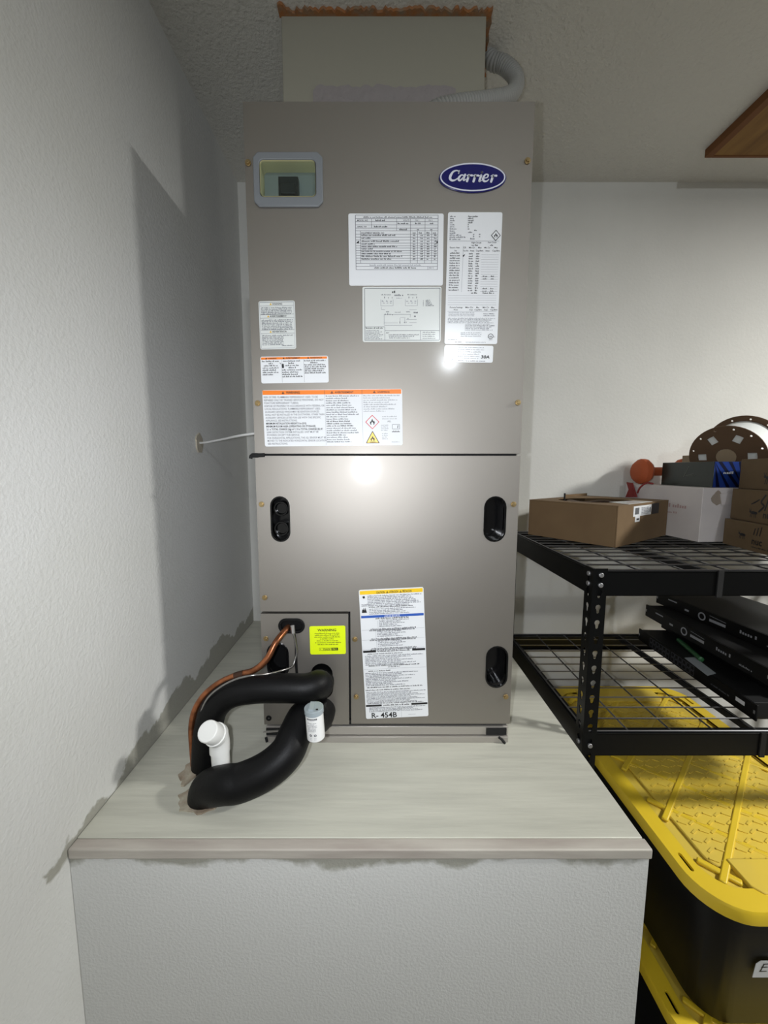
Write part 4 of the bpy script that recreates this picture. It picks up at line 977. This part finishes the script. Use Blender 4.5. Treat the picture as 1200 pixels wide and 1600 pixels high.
# ------------------------------------------------------------------ totes
TX0, TX1, TY0, TY1 = .645, 1.155, -.142, .625
def lid(T, z):
    fl = lambda zz: (lambda a, b: (a, b, zz)); cx, cy = (TX0+TX1)/2, (TY0+TY1)/2
    out = rrect(TX0, TX1, TY0, TY1, .085, 10); inn = rrect(TX0+.038, TX1-.038, TY0+.042, TY1-.042, .055, 8)
    sl = []
    for (px_, py, an) in ((TX0+.019, TY0+.095, 90), (TX1-.019, TY0+.095, 90), (TX0+.019, TY1-.095, 90), (TX1-.019, TY1-.095, 90)):
        sl.append([(px_+(q[0]), py+(q[1])) for q in stadium(0, 0, .008, .04, 5)])
    m = MB(); m.plate(out, [inn]+sl, fl(z-.006), fl(z))
    ex = rrect(TX0-.003, TX1+.003, TY0-.003, TY1+.003, .087, 10); m.wall_ring(out, fl(z), fl(z)); n_ = len(out)
    m.add([(p[0], p[1], z) for p in out]+[(p[0], p[1], z-.006) for p in ex]+[(p[0], p[1], z-.027) for p in ex], [(i, (i+1) % n_, n_+(i+1) % n_, n_+i) for i in range(n_)]+[(n_+i, n_+(i+1) % n_, 2*n_+(i+1) % n_, 2*n_+i) for i in range(n_)])
    ld = obj('lid', m, M_lid, T, ang=50)
    m = MB(); m.wall_ring(inn, fl(z), fl(z-.009)); m.poly(inn, fl(z-.009)); obj('lid_floor', m, M_dust, ld)
    m = MB(); mid = rrect(TX0+.07, TX1-.07, TY0+.085, TY1-.085, .03, 4)
    m.plate(mid, [], fl(z-.009), fl(z-.003)); obj('raised_panel', m, M_dust, ld, bevel=.003)
    # lattice of diagonal ribs across the panel
    X0, X1, Y0, Y1 = TX0+.05, TX1-.05, TY0+.055, TY1-.055
    def clip(px_, py, dx, dy):
        t0_, t1_ = -9, 9
        for p, d, lo, hi in ((px_, dx, X0, X1), (py, dy, Y0, Y1)):
            a, b = sorted(((lo-p)/d, (hi-p)/d)); t0_ = max(t0_, a); t1_ = min(t1_, b)
        return (t0_, t1_) if t1_-t0_ > .05 else None
    for s in (1, -1):
        for k in range(-4, 5):
            px_, py = cx, cy+k*.155; dx, dy = .74, s*.67; c = clip(px_, py, dx, dy)
            if c: obj('rib', MB().bar((px_+dx*c[0], py+dy*c[0], z-.0044+.0008*s), (px_+dx*c[1], py+dy*c[1], z-.0044+.0008*s), .014, .0075), M_lid, ld, bevel=.0028)
    g = random.Random(4); m = MB()
    for i in range(16):
        for j in range(26):
            px_ = TX0+.085+i*.0228+(.011 if j % 2 else 0); py = TY0+.10+j*.0222
            if px_ > TX1-.085: continue
            dx, dy = (.0075, .004) if (i+j) % 2 else (-.0075, .004); m.bar((px_-dx, py-dy, z-.0025), (px_+dx, py+dy, z-.002), .0042, .0028)
    t = obj('tread_pattern', m, M_dust, ld, smooth=False); t['kind'] = 'stuff'
    # latch pads front and back
    for y0, s in ((TY0+.03, 1), (TY1-.03, -1)):
        m = MB(); ys = sorted((y0, y0+s*.07)); xs = (cx-.145, cx+.145)
        m.plate([(xs[0]+.015, ys[0]), (xs[1]-.015, ys[0]), (xs[1], ys[0]+.015), (xs[1], ys[1]), (xs[0], ys[1]), (xs[0], ys[0]+.015)], [], fl(z-.009), fl(z+.003)); obj('latch_pad', m, M_dust, ld, bevel=.002)
    return ld
def tote(z0, z1, label, sticker_on):
    T = thing('storage_tote', label, 'tote', ((TX0+TX1)/2, (TY0+TY1)/2, z0), 'yellow-lidded totes')
    fl = lambda zz, o_: [(p[0], p[1], zz) for p in rrect(TX0+o_, TX1-o_, TY0+o_, TY1-o_, .06, 8)]
    lv = [(z0, .062), (z0+.012, .052), (z1-.075, .026), (z1-.07, .018), (z1-.024, .014), (z1-.01, .012)]
    m = MB(); n_ = None; vs = []
    for zz, o_ in lv: L = fl(zz, o_); n_ = len(L); vs += L
    fs = [(k*n_+i, k*n_+(i+1) % n_, (k+1)*n_+(i+1) % n_, (k+1)*n_+i) for k in range(len(lv)-1) for i in range(n_)]+[tuple(range(n_))[::-1]]
    obj('tub', m.add(vs, fs), M_tote, T, ang=40)
    lid(T, z1)
    if sticker_on:
        zc_ = .54; yy = lambda zz: TY0+.052-(zz-z0)/(z1-.075-z0)*.026-.0035
        a = at_y(1172, 1527, yy(.53)); b = at_y(1176, 1500, yy(.56))
        f = lambda x, zz, lift=1: Vector((x, yy(zz)-.0004*lift, zz))
        m = MB().plate([(a.x, a.z), (a.x+.11, a.z), (a.x+.11, b.z), (a.x+.008, b.z), (a.x, b.z-.008)], [], lambda x, zz: f(x, zz, 0), lambda x, zz: f(x, zz, 2))
        st = obj('name_sticker', m, M_label, T); st['label'] = 'white sticker with handwriting'
        P = Print(lambda q1, q2, lift=1: f(a.x+q1, b.z-q2, 2+lift)); hh = b.z-a.z; ik = .0022
        for q in ([(.016, .008), (.012, hh*.62)], [(.015, .008), (.028, .007)], [(.013, hh*.36), (.024, hh*.35)], [(.011, hh*.62), (.024, hh*.6)], [(.034, .006), (.030, hh*.62)], [(.041, hh*.3), (.032, hh*.45), (.042, hh*.62)]):
            P.stroke('k', q, ik)
        P.build(st, INK)
    return T
tote(.3695, .72, 'upper black tote with yellow lid and handwritten sticker', True)
tote(0, .366, 'lower black tote with yellow lid, on the floor', False)
